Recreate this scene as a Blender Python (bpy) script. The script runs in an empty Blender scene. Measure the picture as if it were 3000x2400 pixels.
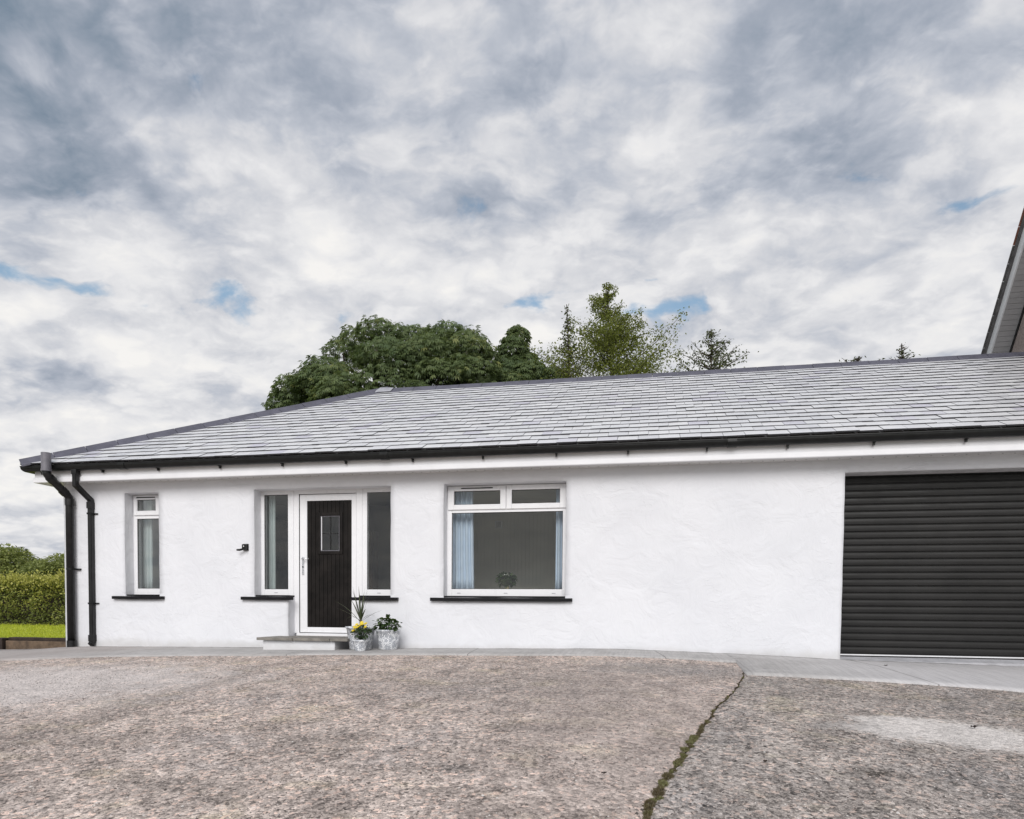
import bpy, bmesh, math, random
import numpy as np
from mathutils import Vector, Matrix, noise as mn
random.seed(7); rng = np.random.default_rng(11)
scn = bpy.context.scene
COL = scn.collection
D = 9.086                      # distance of the rendered front wall from the camera
HC = 0.62                      # camera height above the wall's foot

# ------------------------------------------------------------------ camera
cam = bpy.data.objects.new('camera', bpy.data.cameras.new('camera'))
COL.objects.link(cam); scn.camera = cam
yaw, pitch, roll = -0.19532, -0.036365, 0.00862
fw = Vector((math.sin(yaw)*math.cos(pitch), math.cos(yaw)*math.cos(pitch), math.sin(pitch)))
rt = Vector((math.cos(yaw), -math.sin(yaw), 0)); up = rt.cross(fw)
r2 = rt*math.cos(roll)+up*math.sin(roll); u2 = up*math.cos(roll)-rt*math.sin(roll)
cam.matrix_world = Matrix(((r2.x,u2.x,-fw.x,0),(r2.y,u2.y,-fw.y,0),(r2.z,u2.z,-fw.z,HC),(0,0,0,1)))
cam.data.sensor_width = 36; cam.data.lens = 24.0
cam.data.shift_y = 661.7/3000
cam.data.clip_start = 0.05; cam.data.clip_end = 3000

# ------------------------------------------------------------------ colour management
vs = scn.view_settings
vs.view_transform = 'Standard'; vs.look = 'None'; vs.gamma = 1; vs.use_curve_mapping = False
vs.exposure = 0.74
EXPF = 2**vs.exposure

# ------------------------------------------------------------------ node helpers
def nn(nt, t, **kw):
    n = nt.nodes.new(t)
    for k, v in kw.items(): setattr(n, k, v)
    return n
def setin(nt, sock, v):
    if hasattr(v, 'is_linked') or isinstance(v, bpy.types.NodeSocket): nt.links.new(v, sock)
    else: sock.default_value = v
def M(nt, op, a, b=None, c=None, clamp=False):
    n = nn(nt, 'ShaderNodeMath', operation=op, use_clamp=clamp)
    setin(nt, n.inputs[0], a)
    if b is not None: setin(nt, n.inputs[1], b)
    if c is not None: setin(nt, n.inputs[2], c)
    return n.outputs[0]
def VM(nt, op, a, b=None, s=None):
    n = nn(nt, 'ShaderNodeVectorMath', operation=op)
    setin(nt, n.inputs[0], a)
    if b is not None: setin(nt, n.inputs[1], b)
    if s is not None: setin(nt, n.inputs['Scale'], s)
    return n.outputs['Value'] if op in ('LENGTH', 'DOT_PRODUCT', 'DISTANCE') else n.outputs[0]
def XYZ(nt, x, y, z):
    n = nn(nt, 'ShaderNodeCombineXYZ')
    for i, v in enumerate((x, y, z)): setin(nt, n.inputs[i], v)
    return n.outputs[0]
def SEP(nt, v):
    n = nn(nt, 'ShaderNodeSeparateXYZ'); setin(nt, n.inputs[0], v); return n.outputs
def NOISE(nt, vec, scale, detail=4, rough=0.5, dist=0.0, out=0):
    n = nn(nt, 'ShaderNodeTexNoise'); setin(nt, n.inputs['Vector'], vec)
    n.inputs['Scale'].default_value = scale; n.inputs['Detail'].default_value = detail
    n.inputs['Roughness'].default_value = rough; n.inputs['Distortion'].default_value = dist
    return n.outputs[out]
def STEP(nt, v, a, b, lo=0.0, hi=1.0):
    n = nn(nt, 'ShaderNodeMapRange', interpolation_type='SMOOTHSTEP')
    setin(nt, n.inputs[0], v)
    for i, q in enumerate((a, b, lo, hi)): setin(nt, n.inputs[1+i], q)
    return n.outputs[0]
def MIX(nt, f, a, b, mode='MIX'):
    n = nn(nt, 'ShaderNodeMix', data_type='RGBA', blend_type=mode)
    setin(nt, n.inputs[0], f)
    for s, v in ((n.inputs[6], a), (n.inputs[7], b)):
        if isinstance(v, tuple): s.default_value = (*v[:3], 1)
        else: nt.links.new(v, s)
    return n.outputs[2]
def RAMP(nt, f, stops):
    n = nn(nt, 'ShaderNodeValToRGB'); setin(nt, n.inputs[0], f)
    e = n.color_ramp.elements
    while len(e) < len(stops): e.new(0.5)
    for el, (p, c) in zip(e, stops): el.position = p; el.color = (*c, 1)
    return n.outputs[0]

# ------------------------------------------------------------------ world: broken cloud over a blue sky
SUN_EL, SUN_AZ = math.radians(33), math.atan2(0.14, -0.99)
sdir = Vector((math.sin(SUN_AZ)*math.cos(SUN_EL), math.cos(SUN_AZ)*math.cos(SUN_EL), math.sin(SUN_EL)))
world = bpy.data.worlds.new('World'); scn.world = world; world.use_nodes = True
def build_world(nt):
    nt.nodes.clear()
    tc = nn(nt, 'ShaderNodeTexCoord').outputs['Generated']
    x, y, z = SEP(nt, tc)
    zc = M(nt, 'MAXIMUM', z, 0.0)
    CK = 0.30
    den = M(nt, 'ADD', zc, CK)
    px, py = M(nt, 'DIVIDE', x, den), M(nt, 'DIVIDE', y, den)
    P = XYZ(nt, px, py, 0.0)
    wv = VM(nt, 'SUBTRACT', NOISE(nt, P, 4.0, 3, 0.6, out=1), (0.5, 0.5, 0.5))
    PW = VM(nt, 'ADD', P, VM(nt, 'SCALE', wv, s=0.10))
    # the cloud deck drifts along one bearing, which stretches its cells
    def drift(v, off, sc):
        m = nn(nt, 'ShaderNodeMapping'); nt.links.new(v, m.inputs[0])
        m.inputs['Location'].default_value = off
        m.inputs['Rotation'].default_value = (0, 0, math.radians(-24)); m.inputs['Scale'].default_value = sc
        return m.outputs[0]
    PD = drift(PW, (0, 0, 0), (1.0, 1.35, 1))
    vo = nn(nt, 'ShaderNodeTexVoronoi', voronoi_dimensions='2D', feature='SMOOTH_F1'); nt.links.new(PD, vo.inputs['Vector'])
    vo.inputs['Scale'].default_value = 5.0; vo.inputs['Smoothness'].default_value = 0.8
    cell = M(nt, 'SUBTRACT', 0.42, vo.outputs['Distance'])                      # high in the middle of a puff
    fbm = M(nt, 'SUBTRACT', NOISE(nt, PD, 5.2, 6, 0.56), 0.5)
    lump = M(nt, 'SUBTRACT', M(nt, 'ABSOLUTE', M(nt, 'MULTIPLY_ADD', NOISE(nt, VM(nt, 'ADD', PD, (5.1, 2.3, 0)), 6.5, 5, 0.55), 4.0, -2.0)), 0.40)      # billows with narrow creases between them
    fine = M(nt, 'SUBTRACT', NOISE(nt, PW, 16.0, 4, 0.62), 0.5)
    big = M(nt, 'SUBTRACT', NOISE(nt, VM(nt, 'ADD', P, (4.3, 1.7, 0)), 1.7, 2, 0.5), 0.5)
    dens = M(nt, 'ADD', M(nt, 'MULTIPLY', cell, 0.42), M(nt, 'ADD', M(nt, 'MULTIPLY', fbm, 0.95), M(nt, 'MULTIPLY', fine, 0.40)))
    PWX, PWY, _ = SEP(nt, VM(nt, 'ADD', P, VM(nt, 'SCALE', wv, s=0.26)))
    def blob(dx_, dy_, dz_, rx, ry, ang=0.0):
        cx, cy = dx_/(dz_+CK), dy_/(dz_+CK)
        dx, dy = M(nt, 'SUBTRACT', PWX, cx), M(nt, 'SUBTRACT', PWY, cy)
        c, s = math.cos(ang), math.sin(ang)
        a = M(nt, 'ADD', M(nt, 'MULTIPLY', dx, c/rx), M(nt, 'MULTIPLY', dy, s/rx))
        b = M(nt, 'ADD', M(nt, 'MULTIPLY', dx, -s/ry), M(nt, 'MULTIPLY', dy, c/ry))
        d2 = M(nt, 'ADD', M(nt, 'MULTIPLY', a, a), M(nt, 'MULTIPLY', b, b))
        return M(nt, 'POWER', 2.718, M(nt, 'MULTIPLY', d2, -1.0))
    gaps = None
    for (wt, *g) in ((1.1,-.649,.673,.354,.15,.030,.75), (.6,-.540,.754,.374,.09,.030,.5), (.7,-.447,.810,.380,.14,.034,.3), (1.15,-.141,.900,.413,.11,.042,-.4), (1.15,-.005,.921,.390,.14,.036,-.1),
                     (.35,-.349,.814,.464,.022,.05,.3), (.25,-.511,.652,.560,.025,.014,.6), (.7,-.484,.687,.542,.035,.014,.5), (.9,.361,.818,.448,.05,.02,-.3), (1.3,.003,.903,.429,.04,.015,0)):
        b = M(nt, 'MULTIPLY', blob(*g), wt); gaps = b if gaps is None else M(nt, 'ADD', gaps, b)
    dens2 = M(nt, 'ADD', M(nt, 'SUBTRACT', dens, M(nt, 'MULTIPLY', gaps, 0.29)), STEP(nt, zc, 0.34, 0.24, 0.0, 0.25))
    cover = STEP(nt, dens2, -0.42, -0.22, 0.18, 1.0)
    # puffs are bright where thin and lit, grey along the creases and under the thick parts
    shade = M(nt, 'ADD', M(nt, 'ADD', M(nt, 'MULTIPLY', dens, 0.74), 0.565), M(nt, 'ADD', M(nt, 'MULTIPLY', STEP(nt, lump, -0.40, 0.30, -0.10, 0.06), 1.0), M(nt, 'MULTIPLY', big, 0.42)))
    shade = M(nt, 'SUBTRACT', shade, M(nt, 'MULTIPLY', blob(-.645, .58, .523, .17, .26, .75), 0.40))
    shade = M(nt, 'SUBTRACT', shade, M(nt, 'MULTIPLY', blob(-.65, .71, .277, .36, .07, .75), 0.15))
    shade = M(nt, 'SUBTRACT', shade, M(nt, 'MULTIPLY', blob(.178, .894, .412, .20, .07, .1), 0.08))
    shade = M(nt, 'SUBTRACT', shade, M(nt, 'MULTIPLY', blob(.25, .78, .57, .30, .14, .1), 0.07))
    lift = STEP(nt, zc, 0.64, 0.40, -0.035, 0.165)
    shade = M(nt, 'ADD', shade, lift)
    cl = RAMP(nt, shade, [(0.18, (0.20, 0.26, 0.335)), (0.36, (0.37, 0.41, 0.485)), (0.48, (0.51, 0.54, 0.605)), (0.60, (0.665, 0.675, 0.71)), (0.73, (0.80, 0.80, 0.815)), (0.92, (0.92, 0.905, 0.885))])
    sky = nn(nt, 'ShaderNodeTexSky', sky_type='NISHITA', sun_disc=False)
    sky.sun_elevation = SUN_EL; sky.sun_rotation = SUN_AZ; sky.altitude = 50; sky.air_density = 1.0; sky.dust_density = 2.0; sky.ozone_density = 2.0
    STR = 0.10
    clr = VM(nt, 'SCALE', cl, s=1.0/(STR*EXPF))
    col = MIX(nt, cover, VM(nt, 'MULTIPLY', sky.outputs[0], (0.95, 1.02, 0.90)), clr)
    bg = nn(nt, 'ShaderNodeBackground'); nt.links.new(col, bg.inputs[0]); bg.inputs[1].default_value = STR
    out = nn(nt, 'ShaderNodeOutputWorld'); nt.links.new(bg.outputs[0], out.inputs[0])
build_world(world.node_tree)
world.cycles.sampling_method = 'MANUAL'; world.cycles.sample_map_resolution = 512

sun = bpy.data.objects.new('sun', bpy.data.lights.new('sun', 'SUN')); COL.objects.link(sun)
sun.data.energy = 1.5; sun.data.angle = math.radians(34); sun.data.color = (1.0, 0.975, 0.955)
sun.rotation_euler = sdir.to_track_quat('Z', 'Y').to_euler()
scn.cycles.use_denoising = True; scn.cycles.denoising_input_passes = 'RGB_ALBEDO_NORMAL'; scn.cycles.denoising_prefilter = 'ACCURATE'
scn.cycles.max_bounces = 5; scn.cycles.diffuse_bounces = 3; scn.cycles.glossy_bounces = 3; scn.cycles.transparent_max_bounces = 8

# ------------------------------------------------------------------ object helpers
def tag(o, label=None, cat=None, group=None, kind=None):
    if label: o['label'] = label
    if cat: o['category'] = cat
    if group: o['group'] = group
    if kind: o['kind'] = kind
    return o
def link(name, me, mat=None, parent=None, smooth=False):
    o = bpy.data.objects.new(name, me); COL.objects.link(o)
    if mat:
        for m in (mat if isinstance(mat, (list, tuple)) else [mat]):
            if len(me.materials) < 4 and m.name not in [q.name for q in me.materials]: me.materials.append(m)
    if smooth: me.polygons.foreach_set('use_smooth', [True]*len(me.polygons))
    o.parent = parent
    return o
def obj(name, bm, mat=None, parent=None, smooth=False):
    me = bpy.data.meshes.new(name); bmesh.ops.recalc_face_normals(bm, faces=bm.faces); bm.to_mesh(me); bm.free()
    return link(name, me, mat, parent, smooth)
def empty(name, loc=(0, 0, 0), label=None, cat=None, group=None):
    o = bpy.data.objects.new(name, None); COL.objects.link(o); o.location = loc; o.empty_display_size = 0.2
    return tag(o, label, cat, group)
def BM(): return bmesh.new()
def box(bm, x0, x1, y0, y1, z0, z1, bev=0.0):
    v = [bm.verts.new((x, y, z)) for x in (x0, x1) for y in (y0, y1) for z in (z0, z1)]
    fs = [bm.faces.new([v[i] for i in f]) for f in ((0,1,3,2), (4,6,7,5), (0,4,5,1), (2,3,7,6), (0,2,6,4), (1,5,7,3))]
    if bev:
        ed = list({e for f in fs for e in f.edges})
        bmesh.ops.bevel(bm, geom=ed, offset=bev, segments=2, affect='EDGES', profile=0.6)
    return bm
def boxo(name, x0, x1, y0, y1, z0, z1, mat, parent=None, bev=0.0):
    return obj(name, box(BM(), x0, x1, y0, y1, z0, z1, bev), mat, parent)
def extrude_x(bm, prof, x0, x1, closed=True):
    a = [bm.verts.new((x0, y, z)) for y, z in prof]; b = [bm.verts.new((x1, y, z)) for y, z in prof]
    n = len(prof)
    for i in range(n if closed else n-1):
        j = (i+1) % n; bm.faces.new((a[i], a[j], b[j], b[i]))
    if closed: bm.faces.new(a[::-1]); bm.faces.new(b)
    return bm
def tube(bm, pts, rad, seg=12, cap=True):
    pts = [Vector(p) for p in pts]
    if not hasattr(rad, '__len__'): rad = [rad]*len(pts)
    prev = None; rings = []
    for i, p in enumerate(pts):
        t = (pts[min(i+1, len(pts)-1)]-pts[max(i-1, 0)]).normalized()
        if prev is None:
            a = t.orthogonal().normalized()
        else:
            a = (prev - t*prev.dot(t)).normalized()
        prev = a; b = t.cross(a)
        rings.append([bm.verts.new(p+(a*math.cos(k*2*math.pi/seg)+b*math.sin(k*2*math.pi/seg))*rad[i]) for k in range(seg)])
    for r, s in zip(rings, rings[1:]):
        for k in range(seg): bm.faces.new((r[k], r[(k+1) % seg], s[(k+1) % seg], s[k]))
    if cap: bm.faces.new(rings[0][::-1]); bm.faces.new(rings[-1])
    return bm
def lathe(bm, prof, seg=40, cx=0, cy=0, uv=False):
    rings = [[bm.verts.new((cx+r*math.cos(k*2*math.pi/seg), cy+r*math.sin(k*2*math.pi/seg), z)) for k in range(seg)] for r, z in prof]
    for r, s in zip(rings, rings[1:]):
        for k in range(seg): bm.faces.new((r[k], r[(k+1) % seg], s[(k+1) % seg], s[k]))
    return bm
def fnoise(x, y, z=0.0): return mn.noise(Vector((x, y, z)))

# ------------------------------------------------------------------ materials
def newmat(name):
    m = bpy.data.materials.new(name); m.use_nodes = True
    nt = m.node_tree; b = nt.nodes['Principled BSDF']
    return m, nt, b
def coords(nt, kind='Object'): return nn(nt, 'ShaderNodeTexCoord').outputs[kind]
def wpos(nt): return nn(nt, 'ShaderNodeNewGeometry').outputs['Position']
def bump(nt, b, h, strength, dist, prev=None):
    n = nn(nt, 'ShaderNodeBump'); nt.links.new(h, n.inputs['Height'])
    n.inputs['Strength'].default_value = strength; n.inputs['Distance'].default_value = dist
    if prev: nt.links.new(prev, n.inputs['Normal'])
    nt.links.new(n.outputs[0], b.inputs['Normal']); return n.outputs[0]
def plain(name, col, rough=0.5, var=0.12, scale=6.0, bstr=0.0, bscale=60, metal=0.0, spec=0.5):
    m, nt, b = newmat(name); p = wpos(nt)
    f = NOISE(nt, p, scale, 5, 0.6)
    c = MIX(nt, STEP(nt, f, 0.3, 0.7), tuple(q*(1-var) for q in col), tuple(min(1, q*(1+var)) for q in col))
    nt.links.new(c, b.inputs['Base Color'])
    nt.links.new(STEP(nt, NOISE(nt, p, scale*2.3, 3), 0.3, 0.7, max(0.02, rough-0.08), min(1, rough+0.08)), b.inputs['Roughness'])
    b.inputs['Metallic'].default_value = metal; b.inputs['Specular IOR Level'].default_value = spec
    if bstr: bump(nt, b, NOISE(nt, p, bscale, 4), bstr, 0.01)
    return m

def mat_render():       # hand-trowelled, painted render
    m, nt, b = newmat('white_render'); p = wpos(nt)
    x, y, z = SEP(nt, p)
    f = NOISE(nt, p, 1.1, 5, 0.55); g = NOISE(nt, p, 7.0, 5, 0.6)
    c = MIX(nt, STEP(nt, f, 0.3, 0.7), (0.70, 0.707, 0.737), (0.745, 0.75, 0.777))
    c = MIX(nt, STEP(nt, g, 0.56, 0.75, 0, 0.35), c, (0.68, 0.685, 0.71))
    # splash-back dirt along the foot and scuffs
    dirt = M(nt, 'MULTIPLY', STEP(nt, M(nt, 'ADD', z, M(nt, 'MULTIPLY', NOISE(nt, p, 5, 5), -0.16)), 0.11, -0.03), 0.5)
    c = MIX(nt, dirt, c, (0.50, 0.49, 0.47))
    nt.links.new(c, b.inputs['Base Color']); b.inputs['Roughness'].default_value = 0.75; b.inputs['Specular IOR Level'].default_value = 0.25
    h1 = NOISE(nt, p, 3.0, 6, 0.55, 1.2)
    tro = nn(nt, 'ShaderNodeMapping'); nt.links.new(p, tro.inputs[0]); tro.inputs['Rotation'].default_value = (0, 0.5, 0); tro.inputs['Scale'].default_value = (1.0, 1.0, 2.6)
    rid = M(nt, 'ABSOLUTE', M(nt, 'SUBTRACT', NOISE(nt, tro.outputs[0], 2.2, 3, 0.5, 1.5), 0.5))
    ridm = M(nt, 'MULTIPLY', STEP(nt, rid, 0.018, 0.0), STEP(nt, NOISE(nt, p, 1.6, 2), 0.5, 0.62))
    n1 = bump(nt, b, h1, 0.55, 0.035)
    n2 = bump(nt, b, ridm, 0.40, 0.006, n1)
    bump(nt, b, NOISE(nt, p, 55, 4, 0.6), 0.10, 0.006, n2)
    return m

def mat_slate():
    m, nt, b = newmat('roof_slate'); p = wpos(nt)
    at = nn(nt, 'ShaderNodeAttribute', attribute_name='tint'); oi = nn(nt, 'ShaderNodeObjectInfo')
    r = M(nt, 'FRACT', M(nt, 'ADD', at.outputs['Fac'], oi.outputs['Random']))
    c = RAMP(nt, r, [(0.0, (0.62, 0.62, 0.64)), (0.5, (0.70, 0.70, 0.71)), (0.92, (0.74, 0.735, 0.74)), (0.97, (0.57, 0.555, 0.62))])
    c = MIX(nt, STEP(nt, NOISE(nt, p, 11, 5, 0.6), 0.38, 0.7, 0, 0.30), c, (0.58, 0.58, 0.60))
    nt.links.new(c, b.inputs['Base Color'])
    nt.links.new(STEP(nt, NOISE(nt, p, 5, 4), 0.3, 0.7, 0.30, 0.44), b.inputs['Roughness'])
    b.inputs['IOR'].default_value = 1.75; b.inputs['Specular IOR Level'].default_value = 0.5
    b.inputs['Coat Weight'].default_value = 0.0; b.inputs['Coat Roughness'].default_value = 0.28; b.inputs['Coat IOR'].default_value = 1.8
    bump(nt, b, NOISE(nt, p, 45, 5, 0.6), 0.12, 0.004)
    return m

def mat_concrete(name, a, bcol, dark, speck, blotch=()):
    m, nt, b = newmat(name); p = wpos(nt); x, y, z = SEP(nt, p)
    st = nn(nt, 'ShaderNodeMapping'); nt.links.new(p, st.inputs[0]); st.inputs['Scale'].default_value = (1.25, 1.0, 1.0); st.inputs['Rotation'].default_value = (0, 0, 0.12)
    st = st.outputs[0]
    lo = NOISE(nt, p, 0.75, 5, 0.6, 0.4); mid = NOISE(nt, st, 3.2, 6, 0.62); fine = NOISE(nt, st, 34, 3, 0.62)
    def stones(scale):
        v = nn(nt, 'ShaderNodeTexVoronoi', feature='F1'); nt.links.new(VM(nt, 'ADD', st, VM(nt, 'SCALE', NOISE(nt, st, scale*.6, 2, .5, out=1), s=.9/scale)), v.inputs['Vector']); v.inputs['Scale'].default_value = scale
        return SEP(nt, v.outputs['Color'])[0], v.outputs['Distance']
    s1, d1 = stones(36.0); s2, d2 = stones(85.0)
    c = MIX(nt, STEP(nt, lo, 0.36, 0.64), a, bcol)
    hue = NOISE(nt, VM(nt, 'ADD', p, (11.0, 3.0, 0)), 1.7, 4, 0.6)
    c = MIX(nt, STEP(nt, hue, 0.54, 0.68, 0, 0.6), c, (a[0]*1.0, a[1]*1.0, a[2]*0.84))
    c = MIX(nt, STEP(nt, hue, 0.46, 0.32, 0, 0.5), c, (a[0]*0.82, a[1]*0.87, a[2]*0.93))
    c = MIX(nt, STEP(nt, s1, 0.86, 0.9, 0, 0.35), c, (a[0]*1.12, a[1]*0.86, a[2]*0.74))
    tone = M(nt, 'ADD', M(nt, 'MULTIPLY', s1, 0.62), M(nt, 'ADD', M(nt, 'MULTIPLY', s2, 0.42), M(nt, 'MULTIPLY', fine, 0.40)))      # about 0.35 .. 1.2
    med = NOISE(nt, st, 13.0, 4, 0.62)
    mul = M(nt, 'MULTIPLY', M(nt, 'MULTIPLY', STEP(nt, mid, 0.34, 0.66, 1.12, 0.80), STEP(nt, med, 0.36, 0.64, 1.12, 0.84)), M(nt, 'MULTIPLY_ADD', tone, speck, 1.0-speck*0.72))
    pit = M(nt, 'MULTIPLY', STEP(nt, fine, 0.56, 0.64), STEP(nt, mid, 0.46, 0.62, 0.10, 0.85))
    pit = M(nt, 'MAXIMUM', pit, M(nt, 'MULTIPLY', STEP(nt, s1, 0.10, 0.05), STEP(nt, d1, 0.5, 0.3, 0, 0.6)))
    mul = M(nt, 'MULTIPLY', mul, M(nt, 'MULTIPLY_ADD', pit, -0.68, 1.0))  # shade inside the small pits is put into the colour
    c = VM(nt, 'SCALE', c, s=mul)
    moss = M(nt, 'MULTIPLY', STEP(nt, NOISE(nt, p, 1.4, 6, 0.7), 0.57, 0.72), STEP(nt, fine, 0.50, 0.58, 0, 0.6))
    c = MIX(nt, moss, c, (0.085, 0.078, 0.058))
    wob = M(nt, 'ADD', M(nt, 'MULTIPLY', M(nt, 'SUBTRACT', NOISE(nt, p, 3.4, 7, 0.7), 0.5), 3.6), M(nt, 'MULTIPLY', M(nt, 'SUBTRACT', fine, 0.5), 1.6))
    hgt = M(nt, 'ADD', M(nt, 'MULTIPLY', fine, -0.8), M(nt, 'ADD', M(nt, 'MULTIPLY', d1, -0.35), M(nt, 'ADD', M(nt, 'MULTIPLY', d2, -0.22), M(nt, 'MULTIPLY', pit, -0.3))))
    for (cx, cy, rx, ry, col, amt, soft, ang) in blotch:
        dx, dy = M(nt, 'SUBTRACT', x, cx), M(nt, 'SUBTRACT', y, cy)
        cs, sn = math.cos(ang), math.sin(ang)
        ax = M(nt, 'MULTIPLY_ADD', dx, cs/rx, M(nt, 'MULTIPLY', dy, sn/rx)); ay = M(nt, 'MULTIPLY_ADD', dx, -sn/ry, M(nt, 'MULTIPLY', dy, cs/ry))
        d = M(nt, 'SQRT', M(nt, 'ADD', M(nt, 'MULTIPLY', ax, ax), M(nt, 'MULTIPLY', ay, ay)))
        f = STEP(nt, M(nt, 'ADD', d, M(nt, 'MULTIPLY', wob, 0.6)), 1.0+soft, 1.0-soft, 0, amt)
        if sum(col) < 0.7: f = M(nt, 'MULTIPLY', f, STEP(nt, fine, 0.44, 0.56, 0.25, 1.0))
        c = MIX(nt, f, c, VM(nt, 'SCALE', tuple(col), s=M(nt, 'MULTIPLY_ADD', mul, 0.32, 0.68)))
    nt.links.new(c, b.inputs['Base Color']); b.inputs['Roughness'].default_value = 0.88; b.inputs['Specular IOR Level'].default_value = 0.3
    bump(nt, b, hgt, 0.9, 0.02)
    return m
def mat_path():
    m, nt, b = newmat('brushed_concrete'); p = wpos(nt); x, y, z = SEP(nt, p)
    c = MIX(nt, STEP(nt, NOISE(nt, p, 1.3, 6, 0.6), 0.33, 0.68), (0.40, 0.385, 0.375), (0.50, 0.485, 0.475))
    c = MIX(nt, STEP(nt, NOISE(nt, p, 9, 6, 0.7), 0.52, 0.70, 0, 0.55), c, (0.24, 0.235, 0.23))
    c = MIX(nt, STEP(nt, x, 1.0, 2.8, 0, 0.75), c, (0.60, 0.585, 0.59))
    c = MIX(nt, STEP(nt, M(nt, 'ADD', x, M(nt, 'MULTIPLY', NOISE(nt, p, 1.5, 4), 1.6)), -5.4, -7.4, 0, 0.45), c, (0.36, 0.30, 0.275))
    # dirt gathers against the wall foot in uneven dabs
    c = MIX(nt, M(nt, 'MULTIPLY', STEP(nt, y, 8.93, 9.06), STEP(nt, NOISE(nt, p, 3.5, 5, 0.7), 0.42, 0.62, 0, 0.85)), c, (0.10, 0.095, 0.085))
    c = MIX(nt, STEP(nt, NOISE(nt, p, 80, 3, 0.7), 0.6, 0.75, 0, 0.4), c, (0.2, 0.19, 0.18))
    tj = M(nt, 'ABSOLUTE', M(nt, 'SUBTRACT', M(nt, 'FRACT', M(nt, 'DIVIDE', M(nt, 'MULTIPLY_ADD', y, .12, x), 2.35)), 0.5))
    c = MIX(nt, STEP(nt, tj, 0.0035, 0.0015, 0, 0.8), c, (0.12, 0.115, 0.11))
    nt.links.new(c, b.inputs['Base Color']); b.inputs['Roughness'].default_value = 0.85; b.inputs['Specular IOR Level'].default_value = 0.3
    sx = nn(nt, 'ShaderNodeMapping'); nt.links.new(p, sx.inputs[0]); sx.inputs['Scale'].default_value = (22, 0.8, 1); sx.inputs['Rotation'].default_value = (0, 0, -0.12)
    h = NOISE(nt, sx.outputs[0], 1.3, 3, 0.6)
    nt.links.new(MIX(nt, STEP(nt, h, 0.42, 0.60, 0, 0.45), c, VM(nt, 'SCALE', c, s=0.76)), b.inputs['Base Color'])
    n1 = bump(nt, b, h, 0.9, 0.022)
    bump(nt, b, NOISE(nt, p, 60, 4, 0.6), 0.25, 0.01, n1)
    return m

def mat_leaf(name, a, bcol, c3=None, trans=0.35, rough=0.5):
    m, nt, b = newmat(name)
    at = nn(nt, 'ShaderNodeAttribute', attribute_name='tint'); oi = nn(nt, 'ShaderNodeObjectInfo')
    r = M(nt, 'FRACT', M(nt, 'ADD', at.outputs['Fac'], M(nt, 'MULTIPLY', oi.outputs['Random'], 0.999)))
    c = RAMP(nt, at.outputs['Fac'], [(0.0, a), (0.75, bcol), (1.0, c3 or bcol)])
    nt.links.new(c, b.inputs['Base Color']); b.inputs['Roughness'].default_value = rough; b.inputs['Specular IOR Level'].default_value = 0.4
    tr = nn(nt, 'ShaderNodeBsdfTranslucent'); nt.links.new(MIX(nt, 0.5, c, (0.16, 0.20, 0.03)), tr.inputs[0])
    mx = nn(nt, 'ShaderNodeMixShader'); mx.inputs[0].default_value = trans
    nt.links.new(b.outputs[0], mx.inputs[1]); nt.links.new(tr.outputs[0], mx.inputs[2])
    nt.links.new(mx.outputs[0], nt.nodes['Material Output'].inputs[0])
    return m
def mat_glass():
    m, nt, b = newmat('window_glass'); nt.nodes.remove(b)
    fr = nn(nt, 'ShaderNodeFresnel'); fr.inputs[0].default_value = 1.52
    g = nn(nt, 'ShaderNodeBsdfGlossy'); g.inputs['Roughness'].default_value = 0.0; g.inputs[0].default_value = (1, 1, 1, 1)
    t = nn(nt, 'ShaderNodeBsdfTransparent'); t.inputs[0].default_value = (0.955, 0.97, 0.965, 1)
    mx = nn(nt, 'ShaderNodeMixShader')
    nt.links.new(M(nt, 'MULTIPLY', fr.outputs[0], 0.8), mx.inputs[0]); nt.links.new(t.outputs[0], mx.inputs[1]); nt.links.new(g.outputs[0], mx.inputs[2])
    nt.links.new(mx.outputs[0], nt.nodes['Material Output'].inputs[0])
    return m
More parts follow.
